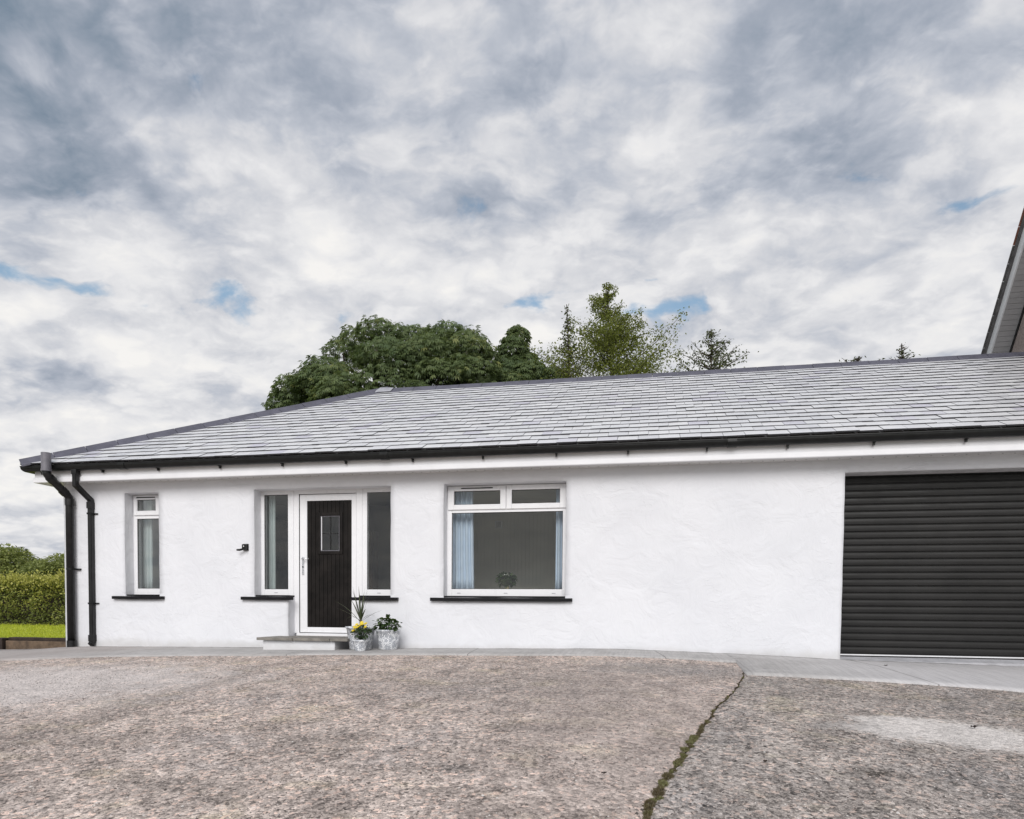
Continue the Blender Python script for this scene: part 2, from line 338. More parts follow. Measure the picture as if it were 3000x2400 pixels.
def mat_pot():          # white glaze with blue-grey sprigs printed on it
    m, nt, b = newmat('blue_sprig_glaze')
    uv = nn(nt, 'ShaderNodeUVMap').outputs[0]
    S = 17.0
    ps = VM(nt, 'SCALE', uv, s=S)
    vo = nn(nt, 'ShaderNodeTexVoronoi', voronoi_dimensions='2D', feature='F1'); nt.links.new(ps, vo.inputs['Vector']); vo.inputs['Scale'].default_value = 1.0; vo.inputs['Randomness'].default_value = 0.75
    loc = VM(nt, 'SUBTRACT', ps, vo.outputs['Position']); lx, ly, _ = SEP(nt, loc)
    r = VM(nt, 'LENGTH', XYZ(nt, lx, ly, 0.0)); ang = M(nt, 'ARCTAN2', ly, lx)
    pet = M(nt, 'MULTIPLY_ADD', M(nt, 'COSINE', M(nt, 'MULTIPLY', ang, 5.0)), 0.085, 0.27)
    ring = STEP(nt, M(nt, 'ABSOLUTE', M(nt, 'SUBTRACT', r, pet)), 0.085, 0.045)
    dot = STEP(nt, r, 0.12, 0.08)
    vine = STEP(nt, M(nt, 'ABSOLUTE', M(nt, 'SUBTRACT', NOISE(nt, uv, 26, 2, 0.4), 0.5)), 0.020, 0.008)
    vine = M(nt, 'MULTIPLY', vine, STEP(nt, r, 0.30, 0.36))
    leafs = STEP(nt, NOISE(nt, uv, 75, 1), 0.66, 0.70); leafs = M(nt, 'MULTIPLY', leafs, STEP(nt, r, 0.36, 0.42))
    f = M(nt, 'MAXIMUM', M(nt, 'MAXIMUM', ring, dot), M(nt, 'MAXIMUM', vine, leafs))
    c = MIX(nt, M(nt, 'MULTIPLY', f, 0.9), MIX(nt, NOISE(nt, uv, 8, 4), (0.74, 0.76, 0.79), (0.80, 0.81, 0.82)), (0.06, 0.085, 0.14))
    nt.links.new(c, b.inputs['Base Color']); b.inputs['Roughness'].default_value = 0.28; b.inputs['Coat Weight'].default_value = 0.2
    return m

def mat_chip():
    m, nt, b = newmat('exposed_aggregate')
    at = nn(nt, 'ShaderNodeAttribute', attribute_name='tint')
    c = RAMP(nt, at.outputs['Fac'], [(0.0, (0.075, 0.065, 0.058)), (0.35, (0.20, 0.172, 0.155)), (0.6, (0.42, 0.355, 0.32)), (0.85, (0.58, 0.505, 0.46)), (1.0, (0.68, 0.64, 0.60))])
    nt.links.new(c, b.inputs['Base Color']); b.inputs['Roughness'].default_value = 0.85; b.inputs['Specular IOR Level'].default_value = 0.3
    return m
MAT = dict(
    chip=mat_chip(),
    render=mat_render(), slate=mat_slate(), path=mat_path(), glass=mat_glass(), pot=mat_pot(),
    edge=plain('slate_edge_shaded', (0.028, 0.028, 0.032), 0.7, 0.3, 20),  # edges coloured near black: the shade of the slate laps is in the colour
    thresh=plain('pale_cement', (0.42, 0.42, 0.44), 0.8, 0.15, 6, 0.3, 60),
    jsoil=plain('dry_joint_soil', (0.10, 0.078, 0.055), 0.95, 0.45, 30, 0.9, 60),
    ridge=plain('ridge_clay_blue_grey', (0.088, 0.086, 0.112), 0.5, 0.18, 5, 0.25, 90),
    lead=plain('lead_sheet', (0.42, 0.42, 0.45), 0.45, 0.15, 8),
    upvc=plain('white_upvc', (0.80, 0.80, 0.815), 0.32, 0.02, 3),
    fascia=plain('white_fascia', (0.78, 0.78, 0.80), 0.38, 0.035, 2.5),
    soffit=plain('white_soffit', (0.62, 0.61, 0.60), 0.5, 0.05, 3),
    black=plain('black_plastic', (0.009, 0.0095, 0.0095), 0.36, 0.3, 7, spec=0.3),
    pipe=plain('black_drain_pipe', (0.011, 0.011, 0.0115), 0.36, 0.35, 9, spec=0.35),
    greypipe=plain('grey_hopper_plastic', (0.15, 0.145, 0.165), 0.4, 0.12, 9),
    sill=plain('black_sill_paint', (0.007, 0.007, 0.0085), 0.5, 0.3, 12, 0.2, 70, spec=0.2),
    doorw=plain('dark_brown_door', (0.0105, 0.0085, 0.0075), 0.45, 0.45, 5, 0.1, 120, spec=0.18),
    seal=plain('black_rubber_seal', (0.01, 0.01, 0.01), 0.6),
    steel=plain('brushed_steel', (0.62, 0.62, 0.64), 0.3, 0.05, 20, metal=0.9),
    shutter=plain('anthracite_shutter', (0.0165, 0.016, 0.0155), 0.48, 0.25, 1.6, spec=0.28),
    bar=plain('white_bottom_bar', (0.72, 0.72, 0.74), 0.35, 0.05),
    lintel=plain('grey_steel_lintel', (0.66, 0.65, 0.65), 0.5, 0.12, 6),
    stone=plain('grey_stone_slab', (0.20, 0.185, 0.165), 0.75, 0.25, 9, 0.4, 60),
    wallin=plain('interior_emulsion', (0.80, 0.79, 0.73), 0.8, 0.05, 2),
    panel=plain('interior_board_paint', (0.80, 0.78, 0.71), 0.7, 0.05, 2),
    floorin=plain('interior_floor', (0.46, 0.41, 0.34), 0.6, 0.2, 4),
    hallin=plain('shaded_hall_emulsion', (0.20, 0.19, 0.17), 0.8, 0.05, 2),  # wall colour darkened for the hall, its shade is put into the paint
    vase=plain('pale_gold_vase', (0.45, 0.37, 0.20), 0.35, 0.1, 8),
    darkin=plain('dark_hall_filler', (0.02, 0.018, 0.016), 0.5, 0.3, 5),
    woodin=plain('brown_wood', (0.12, 0.075, 0.045), 0.5, 0.35, 5),
    curtain=plain('pale_blue_curtain', (0.58, 0.67, 0.79), 0.85, 0.05, 3),
    greysoffit=plain('grey_soffit', (0.42, 0.415, 0.42), 0.5, 0.06, 4),
    blind=plain('pale_green_blind', (0.50, 0.56, 0.56), 0.8, 0.06, 3),
    dash=plain('pebble_dash', (0.34, 0.285, 0.265), 0.9, 0.25, 40, 1.0, 90),
    tile=plain('dark_roof_tile', (0.11, 0.105, 0.105), 0.6, 0.3, 6, 0.3, 40),
    terracotta=plain('terracotta_tile', (0.22, 0.09, 0.06), 0.7, 0.25, 8, 0.3, 60),
    sleeper=plain('weathered_timber', (0.125, 0.085, 0.055), 0.85, 0.4, 7, 0.5, 40),
    darksleeper=plain('dark_brown_timber', (0.028, 0.018, 0.013), 0.85, 0.4, 9, 0.5, 40),
    bark=plain('bark', (0.07, 0.055, 0.042), 0.9, 0.35, 8, 0.8, 30),
    soil=plain('dark_soil', (0.030, 0.022, 0.016), 0.95, 0.5, 25, 0.9, 60),
    turf=plain('turf', (0.36, 0.41, 0.04), 0.95, 0.35, 3, 0.6, 50),
    field=plain('field', (0.075, 0.105, 0.030), 0.95, 0.35, 0.6, 0.6, 8),
)

# ================================================================== the ground
BX = [-40, -14, -10.5, -9.4, -8.9, -8.4, -3.26, -.42, 1.3, 2.36, 4.4, 8, 40]
BZ = [-.35, -.15, -.11, -.075, -.02, 0, .07, .118, .078, .037, 0, -.03, -.2]
def bz(X): return float(np.interp(X, BX, BZ))
def zg(X, Y):
    if Y > 8.2: return bz(X)-.01*(9.086-min(Y, 9.086))
    return bz(X)-.0089-.06*(8.2-Y)
JY = [-8, 2.80, 2.915, 3.2, 3.525, 3.782, 4.189, 4.568, 5.333, 6.054, 7.0, 7.9, 9.6]
JX = [-.75, -.003, .018, .061, .129, .2, .275, .367, .53, .742, .936, 1.09, 1.30]
def joint(Y): return float(np.interp(Y, JY, JX))
def slab(name, mat, side, label):
    X0, X1 = (-17.0, None) if side < 0 else (None, 13.0)
    ys = list(np.arange(-7, 2, .25))+list(np.arange(2, 7, .045))+list(np.arange(7, 9.35, .09))
    nu = 150; verts = []; faces = []
    for Y in ys:
        j = joint(Y)+.014*fnoise(Y*4, 2.2)+.008*fnoise(Y*13, 6.2)
        a, b = (X0, j-.004-.020*max(0, fnoise(Y*6, 3.3))-.012*abs(fnoise(Y*21, 1.3))) if side < 0 else (j+.004+.020*max(0, fnoise(Y*5, 5.1))+.010*abs(fnoise(Y*19, 4.1)), X1)
        for i in range(nu+1):
            t = i/nu
            t = 1-(1-t)**1.9 if side < 0 else t**1.9
            X = a+(b-a)*t
            e = min(abs(X-j), .06)/.06
            z = zg(X, Y)+.007*fnoise(X*.9, Y*.9)+.004*fnoise(X*3.1, Y*3.1, 2)+.0028*fnoise(X*11, Y*11, 4)-.010*(1-e)**2
            verts.append((X, Y, z))
    for k in range(len(ys)-1):
        for i in range(nu):
            q = k*(nu+1)+i; faces.append((q, q+1, q+nu+2, q+nu+1))
    # a turned-down edge along the joint so that the gap has depth
    n0 = len(verts); col = nu if side < 0 else 0
    for k in range(len(ys)):
        v = verts[k*(nu+1)+col]; verts.append((v[0], v[1], v[2]-.11))
    for k in range(len(ys)-1): faces.append((k*(nu+1)+col, (k+1)*(nu+1)+col, n0+k+1, n0+k))
    me = bpy.data.meshes.new(name); me.from_pydata(verts, [], faces)
    o = link(name, me, mat, None, True); tag(o, label, 'driveway', kind='structure'); return o
conc_l = mat_concrete('worn_pinkish_concrete', (0.56, 0.472, 0.42), (0.50, 0.42, 0.374), (0.155, 0.135, 0.125), 1.5,
    blotch=((-6.0, 5.6, 1.9, 1.2, (0.66, 0.60, 0.57), 0.9, .5, .12), (-.15, 5.0, .75, 2.2, (0.43, 0.36, 0.325), .55, .6, .1), (-1.3, 6.0, 1.3, .9, (0.21, 0.195, 0.185), .55, .7, 0),
            (-4.0, 5.0, .16, 2.6, (0.15, 0.132, 0.125), .55, .8, .03), (-1.05, 3.35, .24, .10, (0.07, 0.063, 0.055), .75, .7, 0), (-1.9, 3.9, .30, .12, (0.09, 0.08, 0.07), .6, .8, .2), (-4.9, 3.3, 1.8, .5, (0.20, 0.165, 0.145), .5, .8, 0),
            (-2.3, 2.9, .4, .12, (0.09, 0.08, 0.07), .6, .8, -.2), (-.75, 4.3, .22, .14, (0.10, 0.09, 0.085), .5, .8, .2), (.35, 7.2, .9, .45, (0.25, 0.24, 0.235), .6, .6, 0)))
conc_r = mat_concrete('worn_grey_concrete', (0.42, 0.37, 0.335), (0.375, 0.333, 0.305), (0.135, 0.123, 0.118), 1.7,
    blotch=((1.95, 4.93, .52, .42, (0.68, 0.635, 0.60), .97, .28, .1), (1.3, 4.9, .22, .10, (0.46, 0.43, 0.41), .6, .5, .3), (1.16, 3.74, .10, .085, (0.045, 0.038, 0.028), .9, .55, 0), (2.9, 6.0, 1.0, .4, (0.17, 0.165, 0.16), .5, .7, 0), (.95, 6.6, .6, .28, (0.20, 0.195, 0.19), .6, .7, 0),
            (2.1, 3.4, .7, .6, (0.13, 0.12, 0.115), .45, .8, 0)))
slab('driveway', conc_l, -1, 'worn pinkish concrete driveway slab in front of the white bungalow')
slab('driveway', conc_r, 1, 'greyer worn concrete driveway slab in front of the garage door')

def build_path():
    ex = [-30, -10.5, -7.97, -7.26, -6.9, -5.545, -3.764, -2.01, -.77, -.17, .404, 1.088, .975, 1.33, 2.27, 2.82, 3.315, 7.2, 9]
    ey = [5.4, 6.3, 7.15, 7.40, 7.56, 7.79, 7.985, 8.046, 8.024, 8.0, 8.0, 7.885, 7.03, 7.05, 7.08, 7.0, 6.857, 6.1, 5.9]
    P = []
    for k in range(len(ex)-1):
        n = max(1, int(abs(ex[k+1]-ex[k])/.12))
        for i in range(n): t = i/n; P.append((ex[k]+(ex[k+1]-ex[k])*t, ey[k]+(ey[k+1]-ey[k])*t, ex[k+1] < ex[k]))
    P.append((ex[-1], ey[-1], False))
    verts = []; faces = []; nv = 12
    for (X, Y, st) in P:
        Y += .012*fnoise(X*4, 1.7)
        verts.append((X, Y-.004, zg(X, Y)-.05))
        for j in range(nv+1):
            yy = Y+(9.45-Y)*j/nv
            # the two edge points of the step at the joint share a line: keep columns ordered in X further back
            xx = X
            verts.append((xx, yy, zg(xx, yy)+.012+.003*fnoise(xx*2, yy*2, 8)))
    w = nv+2
    for k in range(len(P)-1):
        if P[k+1][0] < P[k][0]:      # the slab's side where the apron steps forward
            continue
        for j in range(w-1): faces.append((k*w+j, (k+1)*w+j, (k+1)*w+j+1, k*w+j+1))
    for k in range(len(P)-1):
        if P[k+1][0] < P[k][0] and not (k+2 < len(P) and P[k+2][0] < P[k+1][0]):
            n0 = len(verts); col = [(k+1)*w+j for j in range(1, w)]
            for q in col: verts.append((verts[q][0], verts[q][1], verts[q][2]-.06))
            for j in range(len(col)-1): faces.append((col[j], col[j+1], n0+j+1, n0+j))
    me = bpy.data.meshes.new('path'); me.from_pydata(verts, [], faces)
    o = link('path', me, MAT['path'], None, True); tag(o, 'pale brushed concrete path along the foot of the bungalow', 'path', kind='structure')
build_path()

def terrain():
    xs = sorted(set([round(v, 2) for v in np.concatenate([np.linspace(-900, -40, 14), np.linspace(-40, 40, 41), np.linspace(40, 900, 14)])]))
    verts = []; faces = []
    for y in xs:
        for x in xs:
            h = -.12+(-.06*(8.2-max(y, -10)) if y < 8.2 else 0)+min(0, (bz(max(-40, min(40, x)))))-.08
            if math.hypot(x, y) > 60: h += .8*fnoise(x*.004, y*.004)
            verts.append((x, y, h))
    n = len(xs)
    for j in range(n-1):
        for i in range(n-1): faces.append((j*n+i, j*n+i+1, (j+1)*n+i+1, (j+1)*n+i))
    me = bpy.data.meshes.new('ground'); me.from_pydata(verts, [], faces)
    tag(link('ground', me, MAT['field'], None, True), 'open grassy ground around the house', 'ground', kind='structure')
terrain()

# ================================================================== bungalow
HOUSE = empty('bungalow', (-1.0, D, 0), 'single-storey white rendered bungalow with grey slate hip roof and garage', 'bungalow')
HI = Matrix.Translation((1.0, -D, 0))
def part(o):
    o.parent = HOUSE; o.matrix_parent_inverse = HI; return o
OPEN = [(-7.82, -7.23, .79, 2.352), (-5.65, -3.545, .79, 2.352), (-5.11, -4.02, .20, .79), (-2.772, -1.08, .79, 2.352), (2.36, 5.05, .02, 2.352)]
XE = 6.93
def build_wall():
    def lines(lo, hi, st, marks):
        L = [v for v in np.arange(lo, hi, st) if all(abs(v-m) > st*.45 for m in marks)]
        return sorted(L+list(marks))
    xs = lines(-8.905, XE, .085, sorted({-8.905, XE}|{v for o in OPEN for v in o[:2]}))
    zs = lines(-.35, 2.62, .085, sorted({-.35, 2.62}|{v for o in OPEN for v in o[2:]}))
    def inside(x, z): return any(a < x < b and c < z < d for a, b, c, d in OPEN)
    nx, nz = len(xs)-1, len(zs)-1
    keep = [[not inside((xs[i]+xs[i+1])/2, (zs[j]+zs[j+1])/2) for j in range(nz)] for i in range(nx)]
    K = lambda i, j: 0 <= i < nx and 0 <= j < nz and keep[i][j]
    bm = BM(); V = {}; Bk = {}
    def vert(i, j):
        if (i, j) not in V:
            cells = [(i-1, j-1), (i, j-1), (i-1, j), (i, j)]
            bd = any(0 <= a < nx and 0 <= b < nz and not keep[a][b] for a, b in cells)
            x, z = xs[i], zs[j]
            y = D+.006*fnoise(x*.9, z*.9)+.0035*fnoise(x*3.3, z*3.3, 5)+(.010 if bd else 0)
            if bd: x += .005*fnoise(x*2, z*3.5, 9); z += .004*fnoise(x*3, z*2, 13)
            if i == 0: y += .012; x += .006*fnoise(1, z*3)
            V[i, j] = bm.verts.new((x, y, z))
        return V[i, j]
    def back(i, j):
        if (i, j) not in Bk:
            v = vert(i, j).co; Bk[i, j] = bm.verts.new((v.x, D+.36, v.z))
        return Bk[i, j]
    for i in range(nx):
        for j in range(nz):
            if keep[i][j]: bm.faces.new((vert(i, j), vert(i+1, j), vert(i+1, j+1), vert(i, j+1)))
    for i in range(nx+1):
        for j in range(nz):
            if 0 < i < nx and keep[i-1][j] != keep[i][j]: bm.faces.new((vert(i, j), vert(i, j+1), back(i, j+1), back(i, j)))
    for i in range(nx):
        for j in range(nz+1):
            if 0 < j < nz and keep[i][j-1] != keep[i][j]: bm.faces.new((vert(i, j), vert(i+1, j), back(i+1, j), back(i, j)))
    # return wall on the left and rear walls
    for j in range(nz):
        a, b = vert(0, j), vert(0, j+1)
        c = bm.verts.new((-8.905, 16.5, zs[j+1])); d = bm.verts.new((-8.905, 16.5, zs[j])); bm.faces.new((a, b, c, d))
    q = [bm.verts.new(p) for p in ((-8.905, 16.5, -.35), (XE, 16.5, -.35), (XE, 16.5, 2.62), (-8.905, 16.5, 2.62))]; bm.faces.new(q)
    o = part(obj('wall', bm, MAT['render'], None, False))
    me = o.data
    sm = [abs(p.normal.y) > .7 for p in me.polygons]; me.polygons.foreach_set('use_smooth', sm)
build_wall()

def framebars(bm, x0, x1, z0, z1, t, y0, y1, bev=.006):
    """four butted bars round an opening: t = (left, right, bottom, top)"""
    l, r, b, tp = t
    box(bm, x0, x0+l, y0, y1, z0, z1, bev); box(bm, x1-r, x1, y0, y1, z0, z1, bev)
    box(bm, x0+l-.0005, x1-r+.0005, y0+.0008, y1-.0008, z0, z0+b, bev); box(bm, x0+l-.0005, x1-r+.0005, y0+.0008, y1-.0008, z1-tp, z1, bev)
def pane(x0, x1, z0, z1, y, parent):
    o = boxo('pane', x0-.012, x1+.012, y, y+.006, z0-.012, z1+.012, MAT['glass'], parent)
    s = BM(); framebars(s, x0, x1, z0, z1, (.006,)*4, y-.006, y-.0005, 0); obj('seal', s, MAT['seal'], parent)
    return o
YF = D+.19
def win_root(name, label):
    e = empty(name, (0, 0, 0)); e['label'] = label; return part(e)
# narrow window on the left
w = win_root('window', 'narrow white window with one small top light')
b = BM(); framebars(b, -7.83, -7.22, .815, 2.36, (.07, .07, .095, .055), YF, YF+.07); box(b, -7.76, -7.29, YF+.001, YF+.069, 1.985, 2.035, .004); obj('frame', b, MAT['upvc'], w)
b = BM(); framebars(b, -7.80, -7.355, 2.035, 2.335, (.058, .058, .07, .06), YF-.022, YF+.05, .007); obj('sash', b, MAT['upvc'], w)
boxo('trickle_vent', -7.74, -7.42, YF-.028, YF-.0225, 2.298, 2.312, MAT['black'], w)
pane(-7.742, -7.413, 2.105, 2.275, YF+.012, w); pane(-7.76, -7.29, .910, 1.985, YF+.02, w)
# wide window
w = win_root('window', 'wide white window with two top lights over one large pane')
b = BM(); framebars(b, -2.785, -1.07, .818, 2.362, (.075, .075, .096, .05), YF, YF+.07); box(b, -2.71, -1.145, YF+.001, YF+.069, 1.978, 2.022, .004); box(b, -1.955, -1.90, YF+.0015, YF+.068, 2.022, 2.312, .004); obj('frame', b, MAT['upvc'], w)
for (a, c, ga, gb) in ((-2.762, -1.934, -2.676, -2.014), (-1.928, -1.096, -1.853, -1.186)):
    b = BM(); framebars(b, a, c, 2.018, 2.342, (ga-a, c-gb, .07, .065), YF-.022, YF+.05, .007); obj('sash', b, MAT['upvc'], w)
    pane(ga, gb, 2.088, 2.277, YF+.012, w)
boxo('trickle_vent', -2.57, -2.12, YF-.028, YF-.0225, 2.305, 2.318, MAT['black'], w)
pane(-2.71, -1.145, .914, 1.978, YF+.02, w)
for x in (-2.6, -1.93, -1.26): boxo('drain_cap', x-.025, x+.025, YF-.005, YF+.001, .856, .864, MAT['lead'], w)
# door set: frame with two side lights
w = win_root('door_frame', 'white door frame with a tall glazed side light on either side')
b = BM()
box(b, -5.66, -5.60, YF, YF+.07, .815, 2.365, .005); box(b, -3.60, -3.535, YF, YF+.07, .815, 2.365, .005)
box(b, -5.215, -5.04, YF, YF+.07, .262, 2.365, .005); box(b, -4.14, -3.975, YF, YF+.07, .262, 2.365, .005)
box(b, -5.60, -5.215, YF+.001, YF+.069, .815, .905, .005); box(b, -3.975, -3.60, YF+.001, YF+.069, .815, .905, .005)
box(b, -5.60, -5.215, YF+.001, YF+.069, 2.298, 2.365, .005); box(b, -5.04, -4.14, YF+.001, YF+.069, 2.298, 2.365, .005); box(b, -3.975, -3.60, YF+.001, YF+.069, 2.298, 2.365, .005)
obj('frame', b, MAT['upvc'], w)
for q in (-5.135, -4.06): boxo('cover_strip', q, q+.015, YF-.012, YF+.01, .262, 2.36, MAT['upvc'], w, .003)
pane(-5.60, -5.215, .905, 2.298, YF+.02, w); pane(-3.975, -3.60, .905, 2.298, YF+.02, w)
for x in (-5.41, -3.79): boxo('drain_cap', x-.025, x+.025, YF-.005, YF+.001, .852, .860, MAT['lead'], w)
boxo('threshold', -5.07, -4.11, YF-.03, YF+.07, .222, .262, MAT['upvc'], w, .006)
# the door itself
dr = win_root('door', 'dark brown boarded door in a white leaf frame with small leaded pane')
YD = YF+.012
b = BM(); framebars(b, -5.032, -4.146, .272, 2.290, (.114, .072, .078, .092), YD, YD+.055, .005); obj('leaf_frame', b, MAT['upvc'], dr)
boxo('seal', -5.0395, -5.0325, YD-.004, YD+.03, .272, 2.290, MAT['seal'], dr)
gx0, gx1, gz0, gz1 = -4.705, -4.412, 1.468, 1.975
nb = 11; x0, x1, z0, z1 = -4.918, -4.218, .350, 2.198; bw = (x1-x0)/nb
for i in range(nb):
    a, c = x0+i*bw+.003, x0+(i+1)*bw-.003
    segs = [(z0, z1)] if c < gx0-.045 or a > gx1+.045 else [(z0, gz0-.05), (gz1+.05, z1)]
    for (s0, s1) in segs: boxo('board', a, c, YD+.012, YD+.03, s0, s1, MAT['doorw'], dr, .002)
boxo('panel', x0, x1, YD+.022, YD+.05, z0, gz0, MAT['doorw'], dr)
b = BM(); box(b, x0, gx0, YD+.0225, YD+.05, gz0, gz1); box(b, gx1, x1, YD+.0225, YD+.05, gz0, gz1); box(b, x0, x1, YD+.022, YD+.05, gz1, z1); obj('panel', b, MAT['doorw'], dr)
b = BM(); framebars(b, gx0-.052, gx1+.052, gz0-.052, gz1+.052, (.05,)*4, YD+.000, YD+.032, .010); obj('glazing_moulding', b, MAT['doorw'], dr)
b = BM(); framebars(b, gx0-.002, gx1+.002, gz0-.002, gz1+.002, (.010,)*4, YD+.012, YD+.034, .002); obj('glazing_bead', b, MAT['greypipe'], dr)
boxo('glazing_trim', gx0+.009, gx0+.017, YD+.010, YD+.022, gz0+.01, gz1-.01, MAT['upvc'], dr)
b = BM(); box(b, (gx0+gx1)/2-.005, (gx0+gx1)/2+.005, YD+.018, YD+.024, gz0, gz1); box(b, gx0, gx1, YD+.0185, YD+.0235, (gz0+gz1)/2-.005, (gz0+gz1)/2+.005); obj('glazing_bar', b, MAT['seal'], dr)
boxo('pane', gx0, gx1, YD+.026, YD+.031, gz0, gz1, MAT['glass'], dr)
b = BM(); box(b, -4.995, -4.962, YD-.010, YD+.001, 1.12, 1.38, .004); obj('handle_plate', b, MAT['steel'], dr)
b = BM(); tube(b, [(-4.978, YD-.005, 1.352), (-4.978, YD-.05, 1.352), (-4.972, YD-.056, 1.352), (-4.862, YD-.056, 1.350)], .009, 10); obj('handle_lever', b, MAT['steel'], dr, True)
b = BM(); tube(b, [(-4.978, YD-.008, 1.235), (-4.978, YD-.017, 1.235)], .011, 12); obj('lock', b, MAT['seal'], dr, True)
# black sills
for (a, c, fa, fb, lb) in ((-8.011, -7.135, -7.82, -7.23, 'black sill under the narrow window'), (-5.838, -5.04, -5.65, -5.11, 'black sill under the side light left of the door'), (-4.111, -3.421, -4.02, -3.545, 'black sill under the side light right of the door'), (-2.947, -.981, -2.772, -1.08, 'long black sill under the wide window')):
    b = BM(); box(b, a, c, D-.055, D+.03, .744, .789, .005); box(b, fa+.002, fb-.002, D+.0305, YF+.05, .760, .8155, .003)
    o = part(obj('sill', b, MAT['sill'])); o['label'] = lb
# door step: rendered block with stone slabs on top
st = win_root('step', 'low white rendered doorstep topped with grey stone slabs')
b = BM(); box(b, -5.205, -4.14, 8.575, 9.10, -.05, .183, .012)
bmesh.ops.subdivide_edges(b, edges=b.edges[:], cuts=4, use_grid_fill=True)
for v in b.verts: v.co += Vector((.006*fnoise(v.co.x*5, v.co.z*9, v.co.y*4), .006*fnoise(v.co.x*4, v.co.z*7, 3), 0))
obj('step_block', b, MAT['render'], st, False)
for i, (a, c) in enumerate(((-5.265, -4.735), (-4.729, -4.19), (-4.184, -3.93))):
    boxo('step_slab', a, c, 8.515+.004*i, 9.12, .184+.001*i, .222+.0015*i, MAT['stone'], st, .004)
boxo('step_slab', -5.09, -4.06, 9.121, YF+.01, .17, .2215, MAT['stone'], st, .003)
# lintel, threshold and roller shutter of the garage
b = BM(); box(b, 2.33, 5.08, D+.016, D+.262, 2.350, 2.358); part(obj('lintel', b, MAT['lintel']))
b = BM(); extrude_x(b, [(D+.002, -.2), (D+.002, bz(3)+.016), (D+.20, .072), (D+.45, .075), (D+.45, -.2)], 2.30, 5.08); part(obj('garage_threshold', b, MAT['thresh']))
gd = win_root('garage_door', 'dark anthracite roller shutter garage door')
YG = D+.255; pit = .0853; z0 = .112
prof = [(YG+.012, .002), (YG+.004, .002), (YG+.004, .008), (YG-.007, .010), (YG-.011, .016), (YG-.0135, .040), (YG-.0135, .056), (YG-.012, pit-.012), (YG-.008, pit-.006), (YG+.002, pit-.003), (YG+.012, pit-.003)]
bs = BM(); extrude_x(bs, prof, 2.30, 5.11); slat0 = bpy.data.meshes.new('slat'); bmesh.ops.recalc_face_normals(bs, faces=bs.faces); bs.to_mesh(slat0); bs.free()
for i in range(28):
    o = link('slat', slat0, MAT['shutter'], gd); o.location = (0, .0012*fnoise(i*.7, 2), z0+i*pit)
b = BM(); box(b, 2.30, 5.11, YG+.010, YG+.02, .09, 2.5); obj('shutter_backing', b, MAT['seal'], gd)
b = BM(); box(b, 2.31, 5.10, YG-.018, YG+.009, .088, .104, .003); obj('bottom_bar', b, MAT['bar'], gd)
b = BM(); box(b, 2.31, 5.10, YG-.008, YG+.009, .073, .0875); obj('bottom_seal', b, MAT['seal'], gd)

# eaves: fascia, soffit with vents, gutter
def eave_strip(name, prof, mat, smooth=False):
    """profile (outward distance from wall line, z) swept round the front left corner with a mitre"""
    bm = BM(); rings = []
    for (mx, my) in ((XE, None), (None, None), (None, 16.8)):
        ring = []
        for o_, z in prof:
            X = -8.905-o_; Y = D-o_
            if mx is not None: ring.append(bm.verts.new((mx, Y, z)))
            elif my is not None: ring.append(bm.verts.new((X, my, z)))
            else: ring.append(bm.verts.new((X, Y, z)))
        rings.append(ring)
    n = len(prof)
    for r, s in zip(rings, rings[1:]):
        for i in range(n): bm.faces.new((r[i], r[(i+1) % n], s[(i+1) % n], s[i]))
    bm.faces.new(rings[0]); bm.faces.new(rings[-1][::-1])
    return part(obj(name, bm, mat, None, smooth))
eave_strip('fascia', [(.262, 2.494), (.266, 2.502), (.266, 2.552), (.256, 2.572), (.250, 2.578), (.250, 2.70), (.225, 2.70), (.225, 2.494)], MAT['fascia'])
sf = eave_strip('soffit', [(.2245, 2.505), (-.03, 2.505), (-.03, 2.515), (.2245, 2.515)], MAT['soffit'])
b = BM()
for i in range(120):
    x = -8.78+i*.127
    if x < XE: tube(b, [(x, D-.075, 2.5035), (x, D-.075, 2.506)], .008, 8)
o = part(obj('soffit_vent', b, MAT['seal'])); o['kind'] = 'stuff'
gy, gz, gr = .317, 2.712, .058
gp = [(gy+gr*math.cos(math.pi+math.pi*k/14), gz+gr*1.15*math.sin(math.pi+math.pi*k/14)) for k in range(15)]
gp = [(gy-gr, gz+.012)]+gp+[(gy+gr, gz+.014), (gy+gr+.007, gz+.014), (gy+gr+.007, gz+.004)]+[(gy+(gr+.003)*math.cos(2*math.pi-math.pi*k/14), gz-.002+(gr+.003)*1.15*math.sin(2*math.pi-math.pi*k/14)) for k in range(15)]
gut = eave_strip('gutter', gp, MAT['black'])
def gchild(o): o.parent = gut; o.matrix_parent_inverse = Matrix.Identity(4); return o
bb = BM(); box(bb, -.012, .012, -.325, -.262, 2.632, 2.644, .002); box(bb, -.011, .011, -.300, -.2665, 2.604, 2.6325, .002)
br = bpy.data.meshes.new('bracket'); bmesh.ops.recalc_face_normals(bb, faces=bb.faces); bb.to_mesh(br); bb.free()
for x in (-8.98, -7.93, -7.0, -6.0, -5.03, -4.08, -3.12, -2.15, -1.18, -.27, .69, 1.63, 2.59, 3.57, 4.55, 5.5):
    o = gchild(link('bracket', br, MAT['black'])); o.location = Vector((x, D, 0))
for x in (-7.55, -3.5, .98): gchild(obj('gutter_union', tube(BM(), [(x-.055, D-gy, gz-.012), (x+.055, D-gy, gz-.012)], gr+.010, 20), MAT['black']))

